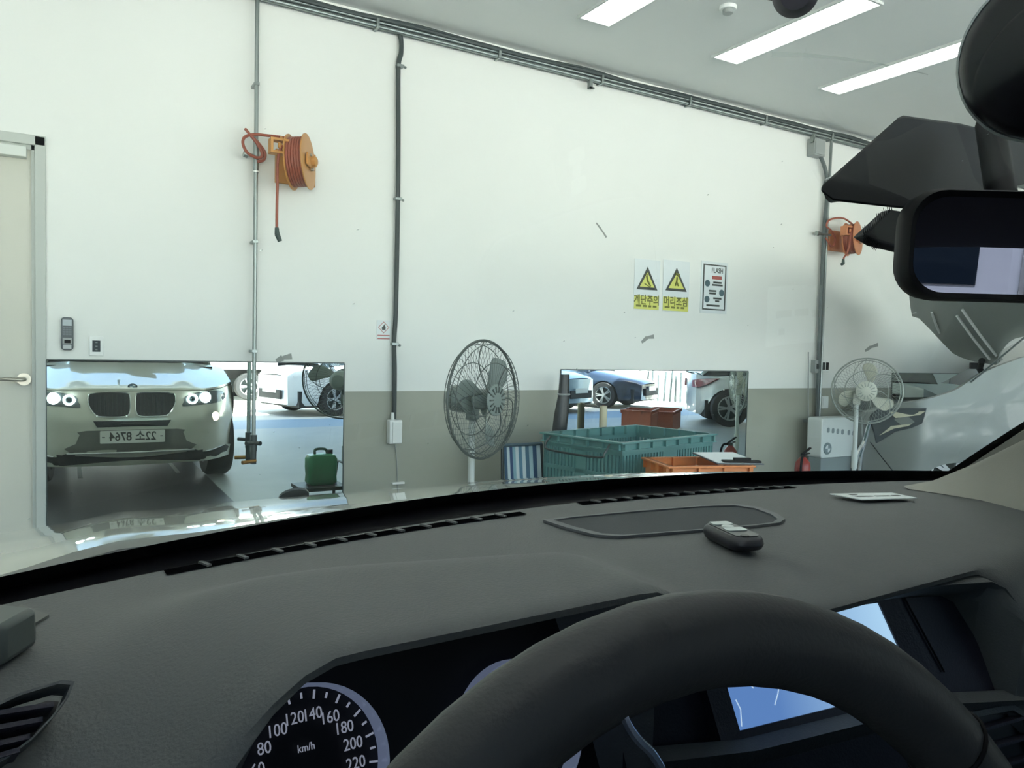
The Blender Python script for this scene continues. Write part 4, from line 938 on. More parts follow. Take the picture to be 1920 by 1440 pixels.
def patch(poly, off, thick, n=10):      # an outline in (X, z) laid on the front's curved skin; thick > 0 stands proud
    a = [onf(x, z, off) for x, z in poly]; cxx_ = sum(p[0] for p in poly)/len(poly); czz = sum(p[1] for p in poly)/len(poly)
    mb = MB(); k = len(poly)
    rings = [[onf(lerp(cxx_, x, t), lerp(czz, z, t), off) for x, z in poly] for t in (.25, .5, .75, 1.)]
    rings.append([onf(x, z, off-thick) for x, z in poly])
    mb.grid(rings, closed=True).add(rings[0], [tuple(range(k))])
    return mb
def smooth_poly(p, k=3):
    q = [V((a, b, 0)) for a, b in p]; n = len(q); out = []
    for i in range(n):
        a, b, c, d = q[i-1], q[i], q[(i+1) % n], q[(i+2) % n]
        for j in range(k):
            t = j/k; v = .5*((2*b)+(c-a)*t+(2*a-5*b+4*c-d)*t*t+(3*b-a-3*c+d)*t**3); out.append((v.x, v.y))
    return out
for s in (-1, 1):
    kid = smooth_poly([(s*.030, .885), (s*.06, .902), (s*.20, .906), (s*.325, .897), (s*.352, .872), (s*.345, .80), (s*.30, .725), (s*.25, .703), (s*.07, .703), (s*.032, .735), (s*.024, .80)], 3)
    cxx = sum(p[0] for p in kid)/len(kid); czz = sum(p[1] for p in kid)/len(kid)
    g = cbuild(patch(kid, .004, .03), 'kidney_grille', m_gmesh, smooth=True)
    big = [(cxx+(x-cxx)*1.045, czz+(z-czz)*1.075) for x, z in kid]
    cbuild(MB().ring([onf(x, z, .016) for x, z in big], [onf(x, z, .012) for x, z in kid], (0, -.02, 0)), 'grille_surround', m_chrome, g, smooth=True)
    for i in range(9):
        x = s*(.062+i*.032); zt_, zb_ = .893-(.01 if i > 7 else 0), .715+(.045*max(0, i-5.5)/2)
        cbuild(MB().tube([onf(x, zb_, .008), onf(x, zt_, .008)], .005, 5), 'grille_slat', mat('grille slat grey', (46, 50, 55), .5), g)
    lamp_o = smooth_poly([(s*.415, .778), (s*.43, .825), (s*.45, .874), (s*.56, .905), (s*.70, .918), (s*.80, .905), (s*.835, .86), (s*.80, .81), (s*.66, .793), (s*.53, .786)], 2)
    hl = cbuild(patch(lamp_o, .006, .03), 'headlamp', mat('headlamp housing', (70, 78, 80), .2, coat=1.), smooth=True)
    for X, z, rr, lit in ((.502, .846, .048, 0), (.62, .858, .052, 1)):
        c = onf(s*X, z, .012)
        nn = V((s*(.25 if X < .55 else .42), 1, 0)).normalized()
        cbuild(MB().lathe([(rr, .004), (rr, .012), (rr*.70, .014), (rr*.68, .004)], c, nn, 24), 'halo_ring', mat('lit halo ring', (255, 255, 255), .4, emit=(240, 250, 255), es=9), hl, smooth=True)
        cbuild(MB().lathe([(0, .012), (rr*.5, .009), (rr*.66, .003)], c, nn, 20), 'lamp_lens', (mat('lit lamp lens', (255, 255, 255), .3, emit=(240, 252, 255), es=22) if lit else mat('projector lens', (60, 76, 80), .08, coat=1.)), hl, smooth=True)
    c = onf(s*.715, .672, .004); nn = V((s*.6, 1, 0)).normalized()
    fg = cbuild(MB().lathe([(.046, -.01), (.05, .006), (.044, .008)], c, nn, 24), 'fog_lamp', m_chrome, smooth=True)
    cbuild(MB().lathe([(0, .008), (.03, .006), (.044, .002)], c, nn, 20), 'fog_lens', mat('lit fog lens', (255, 250, 235), .3, emit=(255, 236, 200), es=7), fg, smooth=True)
    cbuild(patch(smooth_poly([(s*.47, .39), (s*.54, .36), (s*.62, .34), (s*.84, .37), (s*.86, .30), (s*.60, .265), (s*.46, .30)], 2), .006, .02), 'corner_cladding', m_under, smooth=True)
    cbuild(MB().tube([onf(s*X, z, .008) for X, z in ((.62, .345), (.70, .355), (.80, .372))], .007, 6), 'bright_strip', m_chrome, smooth=True)
cbuild(patch([(-.315, .66), (.315, .66), (.285, .605), (-.285, .605)], .014, .03), 'lower_grille', m_gmesh)
cbuild(patch(smooth_poly([(-.37, .575), (.37, .575), (.42, .54), (.45, .46), (.50, .385), (-.50, .385), (-.45, .46), (-.42, .54)], 2), .010, .02), 'plate_recess', mat('lower bumper grey', (104, 106, 100), .5), smooth=True)
cbuild(MB().tube([onf(X, .372, .014) for X in [lerp(-.52, .52, k/12) for k in range(13)]], .009, 6), 'skid_edge', m_alloy, smooth=True)
cbuild(patch([(-.6, .362), (.6, .362), (.58, .26), (-.58, .26)], .006, .02), 'lower_lip', m_under)
py_ = front_y(0, .52)+.016
pl = cbuild(MB().prism([CF(p[0], py_, .517+p[1]) for p in rrect(.262, .056, .008)], (0, -.012, 0)), 'number_plate', m_plate)
text('22소 8764', .108, CF(0, py_+.0008, .517), (-1, 0, 0), (0, 0, 1), m_ink, 'plate_characters', pl, M=MC, squash=.84, bold=.0018)
for sx in (-.235, .235): cbuild(MB().obox(CF(sx, py_+.001, .517), (1, 0, 0), (0, 0, 1), (0, 1, 0), .012, .004, .0015), 'plate_bolt', m_ink, pl)
roundel(CF(0, hood_front(0)-.045, hood_z(0, hood_front(0)-.045)+.004), (0, .62, .78), (0, -.78, .62), .041, car, M=MC)
# washer nozzles at the rear edge of the bonnet
for px, py in ((897, 944), (1523, 902)):
    p = CZ(px, py, 1.150); o_ = MB().ball((p.x, p.y+.005, p.z-.004), (.036, .016, .016), 12, 8).obox((p.x, p.y+.005, p.z-.008), (1, -.2, 0), (.2, 1, 0), (0, 0, 1), .045, .012, .006)
    cbuild(o_, 'washer_nozzle', m_black, smooth=True)
# ---------------- cowl, windscreen, black border
def base_y(X): return .893-.150*(X/.64)**2
GX = [lerp(-.74, .74, i/30) for i in range(31)]
def glass_pt(X, t):            # t: 0 base .. 1 top
    yb_, zb_ = base_y(X), 1.166
    s = .84; return CF(X*lerp(1, s, t), lerp(yb_, .08-.10*(X/.74)**2, t)-.0+.03*math.sin(math.pi*t), lerp(zb_, 1.63-.05*(X/.74)**2, t)+.03*math.sin(math.pi*t))
cbuild(MB().slab([[CF(X, hood_rear(X)-.004+.0, hood_z(X, hood_rear(X))-.008), CF(X, base_y(X)-.01, 1.158)] for X in GX], (0, 0, -.01)), 'cowl_panel', m_cowl, smooth=True)
m_ws = glassmat('windscreen glass', (241, 244, 241), .5, veil=.045)
cbuild(MB().grid([[glass_pt(X, t/8) for X in GX] for t in range(9)]), 'windscreen', m_ws, smooth=True)
bord = MB(); bi = [glass_pt(X, .028) for X in GX]; bo = [glass_pt(X, -.01) for X in GX]
bord.grid([bi, bo])
for sgn in (-1, 1): bord.grid([[glass_pt(sgn*.74, t/10) for t in range(11)], [glass_pt(sgn*.720, t/10) for t in range(11)]])
bord.grid([[glass_pt(X, 1) for X in GX], [glass_pt(X, .93) for X in GX]])
cbuild(bord, 'windscreen_border', m_frit, smooth=True)
# faint pale streak on the glass
g0_, gn_ = glass_pt(.15, .5), (glass_pt(.5, .5)-glass_pt(-.2, .5)).cross(glass_pt(.15, .8)-glass_pt(.15, .2)).normalized()
sm = [CPL(x, y, g0_-gn_*(.02 if gn_.y > 0 else -.02), gn_) for x, y in ((1447, 102), (1500, 103), (1560, 108), (1620, 115), (1680, 126), (1740, 140))]
cbuild(MB().grid([[p+V((0, 0, .0016*(1-k/6))) for k, p in enumerate(sm)], [p-V((0, 0, .0014*(1-k/6))) for k, p in enumerate(sm)]]), 'glass_streak', glassmat('pale streak', (250, 252, 250), .0, veil=.28, veilcol=(246, 250, 248)))
# ---------------- dashboard
def back_y(X): return .800-.115*(X/.64)**2
def base_z(X, y): return 1.169-lerp(.9, .33, sstep(-.3, -.15, X))*max(0, .56-y)**1.6
def hump(X, y):
    yb = .63-.25*max(0, X+.42)
    return (1.201-base_z(X, y))*sstep(-.61, -.475, X)*(1-sstep(-.25, -.13, X))*(1-sstep(yb-.085, yb+.035, y))
def dash_z(X, y): return base_z(X, y)+hump(X, y)
DX = [lerp(-.76, .80, i/90) for i in range(91)]
def lip_y(X): return .405
def ovh(X): return max(sstep(-.60, -.5, X)*(1-sstep(-.22, -.16, X)), sstep(-.20, -.15, X)*(1-sstep(.22, .27, X)))
rows = []
for X in DX:
    yl, yb_ = lip_y(X), back_y(X); h = ovh(X)
    row = [CF(X, yb_+.012, 1.12), CF(X, yb_+.004, 1.163), CF(X, yb_, dash_z(X, yb_))]+[CF(X, lerp(yb_, yl, j/22), dash_z(X, lerp(yb_, yl, j/22))) for j in range(1, 23)]
    z = dash_z(X, yl)
    row += [CF(X, lerp(yl-.012, yl-.005, h), z-lerp(.008, .003, h)), CF(X, lerp(yl-.025, yl-.004, h), z-lerp(.025, .008, h)), CF(X, lerp(yl-.04, yl+.012, h), z-lerp(.06, .012, h)), CF(X, lerp(yl-.045, yl+.16, h), z-lerp(.12, .018, h)), CF(X, lerp(yl-.03, yl+.15, h), z-.30)]
    rows.append(row)
dash = cbuild(MB().grid(rows), 'dashboard', m_dash, smooth=True)
cbuild(MB().grid([[CF(X, base_y(X)+.004, 1.164), CF(X, lerp(base_y(X), back_y(X), .5), 1.160), CF(X, back_y(X)+.003, 1.160)] for X in DX if abs(X) < .75]), 'glass_border_strip', m_frit, dash)
cbuild(MB().grid([[CF(X, lip_y(X)+.03, dash_z(X, lip_y(X))-.13), CF(X, lip_y(X)+.14, .9), CF(X, lip_y(X)+.2, .55)] for X in DX if X < -.58]), 'lower_dash', m_dash2, dash, smooth=True)
# defroster slots
for a, b, n in (((320, 1086), (1003, 966), 12), ((1116, 950), (1560, 924), 14)):
    pa, pb = CZ(*a, 1.172), CZ(*b, 1.172); up_ = V((0, 0, 1))
    line = []
    for i in range(25):
        t = i/24; X = lerp(pa.x, pb.x, t)-CX0; y = back_y(X)-.012-(.012 if a[0] < 500 else .006)*t; line.append((X, y))
    cbuild(MB().grid([[CF(X, y+.009, dash_z(X, y+.009)+.0012) for X, y in line], [CF(X, y-.007, dash_z(X, y-.007)+.0012) for X, y in line]]), 'defroster_slot', mat('slot black', (8, 8, 10), .95, spec=0.), dash)
    for i in range(1, n):
        t = i/n; X = lerp(pa.x, pb.x, t)-CX0; y = back_y(X)-.012-(.012 if a[0] < 500 else .006)*t
        cbuild(MB().obox(CF(X, y+.001, dash_z(X, y)+.002), (1, .3, 0), (-.3, 1, 0), (0, 0, 1), .002, .008, .001), 'slot_rib', m_dash, dash)
# speaker grille on the dash
sp = [(1018, 980), (1060, 974), (1200, 961), (1320, 952), (1385, 950), (1425, 956), (1458, 968), (1472, 978), (1462, 985), (1420, 990), (1300, 1000), (1200, 1008), (1160, 1011), (1115, 1008), (1060, 994)]
pts = [CZ(x, y, 1.169) for x, y in sp]; pc = sum(pts, V())/len(pts)
inn = [pc+(p-pc)*.925 for p in pts]
cbuild(MB().prism([V((p.x, p.y, 1.167)) for p in inn], (0, 0, .0038)), 'speaker_grille', mat('speaker mesh', (58, 62, 66), .75, var=.4, scale=900), dash)
cbuild(MB().ring([V((p.x, p.y, 1.1695)) for p in pts], [V((p.x, p.y, 1.1695)) for p in inn], (0, 0, .003)), 'speaker_bezel', mat('speaker bezel grey', (92, 95, 98), .5), dash, smooth=True)
# left air vent
lv = [(-30, 1335), (40, 1303), (110, 1282), (132, 1284), (122, 1310), (95, 1345), (60, 1382), (20, 1412), (-30, 1440)]
vp, vn = CF(-.62, .40, 1.10), V((.15, -.8, .6)).normalized()
q = [CPL(x, y, vp, vn) for x, y in lv]; qc = sum(q, V())/len(q)
fr_ = cbuild(MB().ring([qc+(p-qc)*1.12+vn*.0 for p in q], q, -vn*.02), 'air_vent', m_dash, dash, smooth=True)
cbuild(MB().prism([p-vn*.03 for p in q], -vn*.004), 'vent_back', m_frit, dash)
for y in (1330, 1358, 1390, 1415):
    a, b = CPL(-40, y+14, vp, vn), CPL(100-(y-1330)*.75, y-8, vp, vn)
    cbuild(MB().obox((a+b)/2-vn*.008, b-a, vn, vn.cross(b-a), (b-a).length/2, .010, .0012), 'vent_slat', m_dash2, dash)
# ---------------- instrument cluster
kc = V((.262, .53, 1.085)); kn = V((0, -.93, .36)).normalized(); kx = V((1, 0, 0)); ku = kn.cross(kx)
if ku.z < 0: ku = -ku
cl = cbuild(MB().obox(kc-kn*.012-ku*.02, kx, ku, kn, .20, .085, .004), 'instrument_cluster', mat('cluster black', (14, 13, 18), .6))
m_dial = mat('dial print', (196, 200, 214), .5, emit=(190, 196, 214), es=.22); m_rim = mat('dial rim silver', (150, 160, 182), .25, .8)
m_lrim = mat('lit dial rim', (150, 160, 182), .3, .3, emit=(150, 165, 200), es=.16)  # faint glow added so the silver rims show in the dark cluster
def dial(c, rad, v0, v1, step, fmt, span, numr, size):
    d_ = cbuild(MB().lathe([(rad, -.006), (rad*1.0, .012), (rad*.965, .012), (rad*.95, -.004)], c, kn, 48), 'dial_rim', m_lrim, cl, smooth=True)
    cbuild(MB().lathe([(0, -.0055), (rad*.96, -.005)], c, kn, 40), 'dial_face', mat('dial face', (18, 18, 26), .5), cl)
    n = int((v1-v0)/step)
    for i in range(n*2+1):
        a = R(lerp(span, -span, i/(n*2))); dv = kx*-math.sin(a)+ku*math.cos(a)
        cbuild(MB().obox(c+dv*rad*.86, dv, kn, dv.cross(kn), rad*(.055 if i % 2 == 0 else .035), .0006, rad*.012), 'dial_tick', m_dial, cl)
        if i % 2 == 0: text(fmt(v0+step*i/2), size, c+dv*rad*numr, kx, ku, m_dial, 'dial_number', cl, M=MC, squash=.85)
spc = CPL(578, 1441, kc, kn)
dial(spc, .0575, 0, 260, 20, lambda v: '%d' % v, 143, .62, .0118)
text('km/h', .0075, spc+ku*.014, kx, ku, m_dial, 'dial_unit', cl, M=MC, squash=.85)
cbuild(MB().obox(spc+V((.0, 0, 0))-ku*.02-kx*.02+kn*.004, ku*.8+kx, kn, ku-kx*.8, .028, .001, .0012), 'needle', mat('needle orange', (200, 70, 40), .4), cl)
tcx = CPL(972, 1372, kc, kn)
dial(tcx, .0575, 0, 7, 1, lambda v: '%d' % v, 115, .62, .0118)
# ---------------- steering wheel
wc = V((.193, .145, 1.1007)); tl_, yw = .288, -.077
w1 = V((math.cos(yw), math.sin(yw), 0)); wb = V((-math.sin(yw), math.cos(yw), 0)); w2 = wb*math.sin(tl_)+V((0, 0, 1))*math.cos(tl_); wn = w1.cross(w2)
if wn.y > 0: wn = -wn
st = cbuild(MB().lathe([(.0, .03), (.05, .03), (.075, .02), (.082, .0), (.075, -.03), (0, -.035)], wc, wn, 36), 'steering_wheel', m_leather, smooth=True)
sq = []
for i in range(64):
    a = 2*math.pi*i/64; d = w1*math.cos(a)+w2*math.sin(a)
    sq.append([wc+d*(.173+.0172*math.cos(b))+wn*(.0162*math.sin(b)+.004) for b in [2*math.pi*k/16 for k in range(16)]])
sq.append(sq[0])
cbuild(MB().grid(sq, closed=True), 'rim', m_leather, st, smooth=True)
for a0, hw_ in ((8, .045), (172, .045), (270, .04)):
    a = R(a0); d = w1*math.cos(a)+w2*math.sin(a); e = wn.cross(d)
    rows = []
    for i in range(7):
        t = i/6; q = lerp(.06, .172, t); ww = hw_*(1-.45*math.sin(math.pi*t*.6)); rows.append([wc+d*q+e*ww*k+wn*(.012+.008*(1-abs(k))) for k in (-1, -.6, 0, .6, 1)])
    cbuild(MB().slab(rows, -wn*.02), 'spoke', m_dash2, st, smooth=True)
for pa in (((1178, 1290), (1169, 1320), (1174, 1352), (1195, 1385), (1222, 1412), (1240, 1440)),):
    cbuild(MB().tube(smooth_path([CPL(x, y, wc+wn*.012, wn) for x, y in pa], 5), .0015, 6), 'silver_trim', m_rim, st, smooth=True)
a = R(53-22); 
for a0 in (40, 140):
    a = R(a0); d = w1*math.cos(a)+w2*math.sin(a); c = wc+d*.173+wn*.004; tg = wn.cross(d)
    cbuild(MB().tube([c+d*.0174*math.cos(b)+wn*.0164*math.sin(b) for b in [2*math.pi*k/24 for k in range(24)]], .0011, 6, closed=True), 'rim_seam', m_black, st, smooth=True)
cbuild(MB().cyl(wc-wn*.02, wc-wn*.02+V((0, .33, -.17)), .042, .045, 20), 'column_shroud', m_dash2, st, smooth=True)
for s in (1,): cbuild(MB().tube([wc-wn*.07+w1*s*.04, wc-wn*.07+w1*s*.15+w2*.02], [.010, .014], 8), 'stalk', m_black, st, smooth=True)
# ---------------- centre display and surround
sn = V((-.16, -.93, .34)).normalized(); s0_ = V((.60, .455, 1.06))
SP = lambda px, py, off=0: CPL(px, py, s0_, sn)+sn*off
quad = [(1328, 1176), (1645, 1130), (1717, 1288), (1385, 1370)]
sq4 = [SP(*p) for p in quad]; sc_ = sum(sq4, V())/4
m_scr = bpy.data.materials.new('lit blue display'); m_scr.use_nodes = True; MATS['scr'] = m_scr
n_ = m_scr.node_tree; b_ = n_.nodes['Principled BSDF']; b_.inputs['Base Color'].default_value = (.01, .01, .015, 1); b_.inputs['Roughness'].default_value = .15
tc = n_.nodes.new('ShaderNodeTexCoord'); gr = n_.nodes.new('ShaderNodeSeparateXYZ'); rp = n_.nodes.new('ShaderNodeValToRGB')
n_.links.new(tc.outputs['Generated'], gr.inputs[0]); n_.links.new(gr.outputs['X'], rp.inputs[0])
rp.color_ramp.elements[0].color = lin((92, 132, 192))+(1,); rp.color_ramp.elements[0].position = .25; rp.color_ramp.elements[1].color = lin((172, 212, 242))+(1,); rp.color_ramp.elements[1].position = .95
n_.links.new(rp.outputs[0], b_.inputs['Emission Color']); b_.inputs['Emission Strength'].default_value = .62
ds = cbuild(MB().prism(sq4, -sn*.004), 'centre_display', m_scr)
m_ico = mat('display icon', (220, 235, 245), .4, emit=(200, 225, 245), es=.5)
def sicon(pts, rr=.0005): cbuild(MB().tube([SP(x, y, .0006) for x, y in pts], rr, 4), 'display_icon', m_ico, ds)
sicon([(1360, 1268), (1368, 1262), (1378, 1264), (1383, 1270)]); sicon([(1379, 1312), (1388, 1330), (1390, 1362)]); sicon([(1395, 1262), (1402, 1272)]); sicon([(1402, 1280), (1412, 1290)]); sicon([(1463, 1270), (1458, 1300), (1452, 1322)], .0005)
bz_o = [sc_+(p-sc_)*1.22+sn*.004 for p in sq4]
cbuild(MB().ring(bz_o, [p+sn*.002 for p in sq4], -sn*.02), 'display_bezel', m_dash2, ds)
hood_pts = [(1240, 1190), (1420, 1150), (1545, 1122), (1700, 1102), (1790, 1096), (1815, 1108), (1930, 1262)]
top_ = [SP(x, y, .045) for x, y in hood_pts]
bot_ = [SP(x, y, -.01) for x, y in ((1250, 1215), (1425, 1175), (1550, 1142), (1690, 1122), (1770, 1118), (1790, 1130), (1890, 1290))]
cbuild(MB().grid([[p+V((0, .06, .02)) for p in top_], top_, [lerp(p, q, .35)-V((0, 0, .004)) for p, q in zip(top_, bot_)], bot_]), 'display_hood', m_dash, ds, smooth=True)
cbuild(MB().grid([[SP(1655, 1120, -.006), SP(1790, 1122, -.004), SP(1900, 1290, -.004)], [SP(1735, 1310, -.006), SP(1850, 1310, -.004), SP(1930, 1330, -.004)]]), 'display_side_panel', m_dash2, ds)
cbuild(MB().tube([SP(1697, 1115, -.003), SP(1775, 1260, -.003)], .0012, 5), 'panel_gap', m_frit, ds)
ce = [(1200, 1400), (1385, 1385), (1735, 1300), (1930, 1290), (1930, 1330), (1735, 1340), (1400, 1420), (1200, 1460)]
cbuild(MB().grid([[SP(x, y, .004) for x, y in ce[:4]], [SP(x, y, .02) for x, y in ((1200, 1425), (1392, 1402), (1735, 1318), (1930, 1308))], [SP(x, y, .0) for x, y in ((1200, 1470), (1400, 1440), (1735, 1350), (1930, 1335))]]), 'console_ledge', m_dash, ds, smooth=True)
cbuild(MB().grid([[SP(x, y, -.004) for x, y in ((1180, 1120), (1400, 1120), (1700, 1090), (2000, 1090))], [SP(x, y, -.02) for x, y in ((1180, 1900), (1400, 1900), (1700, 1900), (2000, 1900))]]), 'console_face', m_dash2, ds)
# right centre vent
rv = [(1800, 1345), (1880, 1330), (1905, 1345), (1950, 1450), (1920, 1500), (1840, 1500)]
q = [SP(x, y, .012) for x, y in rv]; qc = sum(q, V())/len(q)
cbuild(MB().ring([qc+(p-qc)*1.14 for p in q], q, -sn*.02), 'air_vent', m_dash, dash, smooth=True)
cbuild(MB().prism([p-sn*.012 for p in q], -sn*.004), 'vent_back', m_frit, dash)
for y in (1360, 1395, 1430, 1465):
    a, b = SP(1812+(y-1345)*.3, y+8, .006), SP(1898+(y-1345)*.4, y-18, .006)
    cbuild(MB().obox((a+b)/2, b-a, sn, sn.cross(b-a), (b-a).length/2, .008, .0014), 'vent_slat', m_dash2, dash)
# ---------------- pillars, roof, doors, floor, rear
for s in (-1, 1):
    p0, p1 = glass_pt(s*.735, .0), glass_pt(s*.735, 1.)
    a0 = p0+V((s*.03, -.05, -.04)); rows = []
    for t in [k/8 for k in range(9)]:
        g0 = glass_pt(s*.728, t); rows.append([g0+V((0, -.006, -.004)), g0+V((-s*.0, -.05-.02*(1-t), -.03)), g0+V((s*.05, -.10-.06*(1-t), -.05)), g0+V((s*.10, -.08, -.02)), g0+V((s*.06, .0, .01))])
    rows = [[p+V((s*.03*k/4, -.06*k/4, -.10)) for k, p in enumerate(rows[0])]]+rows
    cbuild(MB().grid(rows, closed=True), 'windscreen_pillar', m_pill, smooth=True)
    cbuild(MB().slab([[CF(s*.80, y, z) for y in (.45, 0, -.5, -1.2, -2.2)] for z in (.3, .7, 1.0, 1.10)], (s*.08, 0, 0)), 'door_panel', m_dash2)
    for y in (-.62, -1.55): cbuild(MB().tube([CF(s*.86, y, 1.08), CF(s*.70, y-.06, 1.6)], .055, 8), 'body_pillar', m_pill, smooth=True)
rows = [[CF(X, y, 1.63-.05*(X/.62)**2-(.0 if y > -1.9 else .12)) for X in [lerp(-.64, .64, k/10) for k in range(11)]] for y in (.10, -.3, -1.0, -1.9, -2.25)]
cbuild(MB().slab(rows, (0, 0, .05)), 'roof', m_paint, smooth=True)
cbuild(MB().grid([[p+V((0, 0, -.006)) for p in r_] for r_ in rows]), 'headliner', m_head, smooth=True)
cbuild(MB().box(CX0-.82, CX0+.82, -2.3, 1.0, .26, .30), 'floor_pan', m_under)
cbuild(MB().box(CX0-.8, CX0+.8, 1.0, 1.03, .3, 1.12), 'bulkhead', m_under)
cbuild(MB().box(CX0-.86, CX0+.86, -2.33, -2.27, .3, 1.08), 'tailgate', m_dash2)
m_seat = mat('seat cloth', (58, 58, 66), .8)
for X in (.36, -.36): cbuild(MB().obox(CF(X, -.45, .95), (1, 0, 0), (0, .25, 1), (0, 1, -.25), .24, .34, .07), 'seat_back', m_seat, bevel=.05, seg=3)
for X in (.36, -.36): cbuild(MB().obox(CF(X, -.56, 1.36), (1, 0, 0), (0, .2, 1), (0, 1, -.2), .12, .08, .045), 'head_rest', m_seat, bevel=.03, seg=3)
cbuild(MB().obox(CF(0, -1.35, .92), (1, 0, 0), (0, .2, 1), (0, 1, -.2), .66, .3, .08), 'rear_seat_back', m_seat, bevel=.05, seg=3)
# dark window glass added to cut light from behind the front seats, foot of the right pillar trim
m_darkwin = glassmat('dark window glass', (78, 82, 84), .6)
m_tint = glassmat('tinted side glass', (118, 124, 124), .6)  # front side panes tinted to darken the cabin
for s in (-1, 1): cbuild(MB().grid([[CF(s*.85, y, 1.09) for y in (.45, 0, -.62)], [CF(s*.78, y, 1.35) for y in (.30, 0, -.64)], [CF(s*.70, y, 1.60) for y in (.02, -.2, -.66)]]), 'front_side_glass', m_tint)
for s in (-1, 1): cbuild(MB().grid([[CF(s*.85, y, 1.09) for y in (-.66, -1.5, -2.2)], [CF(s*.70, y, 1.60) for y in (-.72, -1.5, -2.1)]]), 'rear_side_glass', m_darkwin)
cbuild(MB().grid([[CF(X, -2.29, 1.08) for X in (-.8, 0, .8)], [CF(X, -2.2, 1.52) for X in (-.62, 0, .62)]]), 'rear_window', m_darkwin)
low = [(1704, 917), (1760, 925), (1840, 938), (1935, 962), (2080, 1010), (2300, 1090)]; upp = [(1704, 914), (1760, 904), (1840, 872), (1935, 826), (2080, 742), (2300, 610)]
la = [CZ(x, y, 1.170) for x, y in low]; ua = [CY(x, y, p.y+.012) for (x, y), p in zip(upp, la)]
cbuild(MB().slab([la, [lerp(p, q, .5)-V((0, .006, 0)) for p, q in zip(la, ua)], ua], (.006, .012, 0)), 'pillar_foot_trim', m_pill, smooth=True)
# ---------------- rear view mirror
rc = V((.655, .25, 1.455)); tn = ((O-rc).normalized()+V((.10, -1, .02)).normalized()).normalized(); tx_ = V((0, 0, 1)).cross(tn).normalized()
if tx_.dot(V((1, 0, 0))) < 0: tx_ = -tx_
tu = tn.cross(tx_); tu = tu if tu.z > 0 else -tu
def rmp(p, off): return rc+tx_*p[0]+tu*p[1]+tn*off
out_ = rrect(.128, .041, .026, 7)
rows = [[rmp((p[0]*k, p[1]*k2), o_) for p in out_] for k, k2, o_ in ((.94, .84, .0), (.985, .95, .004), (1, 1, -.004), (.985, .97, -.018), (.90, .80, -.036), (.6, .5, -.046), (.3, .2, -.048))]
rm = cbuild(MB().grid(rows, closed=True).add(rows[-1], [tuple(range(len(out_)))]), 'rear_view_mirror', m_black, smooth=True)
cbuild(MB().prism([rmp((p[0]*.945, p[1]*.85), .0006) for p in out_], -tn*.002), 'mirror_glass', mat('dim mirror glass', (150, 150, 168), .0, 1., var=0), rm)
cbuild(MB().tube([rmp((0, .01), -.045), rmp((0, .05), -.09), rmp((0.01, .12), -.13)], .012, 10), 'mirror_stem', m_black, rm, smooth=True)
# ---------------- flat dark plate on the floor under the car
pl_ = root('dark_floor_plate', (.55, 1.8, 0), 'flat dark plate on the floor under and before the silver car', 'floor plate')
MB().box(-.45, 1.27, -.6, 4.3, .0002, .0016).build('plate', mat('dark floor plate', (50, 51, 54), .38, .2, var=.25, scale=4), pl_)
for x in (.135, 1.035): MB().box(x-.02, x+.02, -.4, 1.2, .0016, .004).build('edge_rail', mat('worn pale rail', (176, 178, 168), .5), pl_)
# ================================================================ LOOSE THINGS IN THE CAR
def thing(name, p, label, cat, **k): return root(name, MC @ V(p), label, cat, rz=CYAW, **k)
# key fob
kz_ = 1.170
ka, kb = CZ(1338, 994, kz_+.006), CZ(1412, 1028, kz_+.006)
kd = (kb-ka); kd.z = 0; kl = kd.length; kd.normalize(); ks = V((0, 0, 1)).cross(kd); kc_ = (ka+kb)/2; kc_.z = kz_
r = thing('key_fob', kc_, 'dark oval car key with silver buttons lying on the dashboard', 'car key')
rows = []
for s, z in ((.72, .0), (.93, .003), (1, .008), (.96, .013), (.86, .016)):
    rows.append([kc_+kd*(p[0]*s)+ks*(p[1]*s)+V((0, 0, z)) for p in rrect(.040, .0195, .016, 5)])
MB().grid(rows, closed=True).add(rows[-1], [tuple(range(len(rows[-1])))]).add(rows[0], [tuple(range(len(rows[0])))]).build('fob_shell', mat('key black plastic', (46, 46, 52), .35), r, M=MC, smooth=True)
MB().prism([kc_+kd*(p[0])+ks*(p[1])+V((0, 0, .016)) for p in rrect(.033, .0135, .008, 4)], (0, 0, .0008)).build('fob_inlay', mat('key inlay', (60, 64, 66), .3), r, M=MC)
m_sil = mat('satin silver button', (196, 204, 204), .3, .4)
for u, h in ((-.024, .007), (.004, .007)): MB().prism([kc_+kd*(u+p[0])+ks*(p[1])+V((0, 0, .0168)) for p in rrect(h, .0115, .003, 3)], (0, 0, .001)).build('fob_button', m_sil, r, M=MC)
MB().lathe([(0, .0014), (.0062, .001), (.0068, 0)], kc_+kd*-.010+V((0, 0, .0168)), (0, 0, 1), 20).build('fob_round_button', m_sil, r, M=MC, smooth=True)
MB().lathe([(0, .0006), (.0045, .0006), (.0045, 0)], kc_+kd*.030+ks*-.004+V((0, 0, .0168)), (0, 0, 1), 14).build('key_ring_hole', m_frit, r, M=MC)
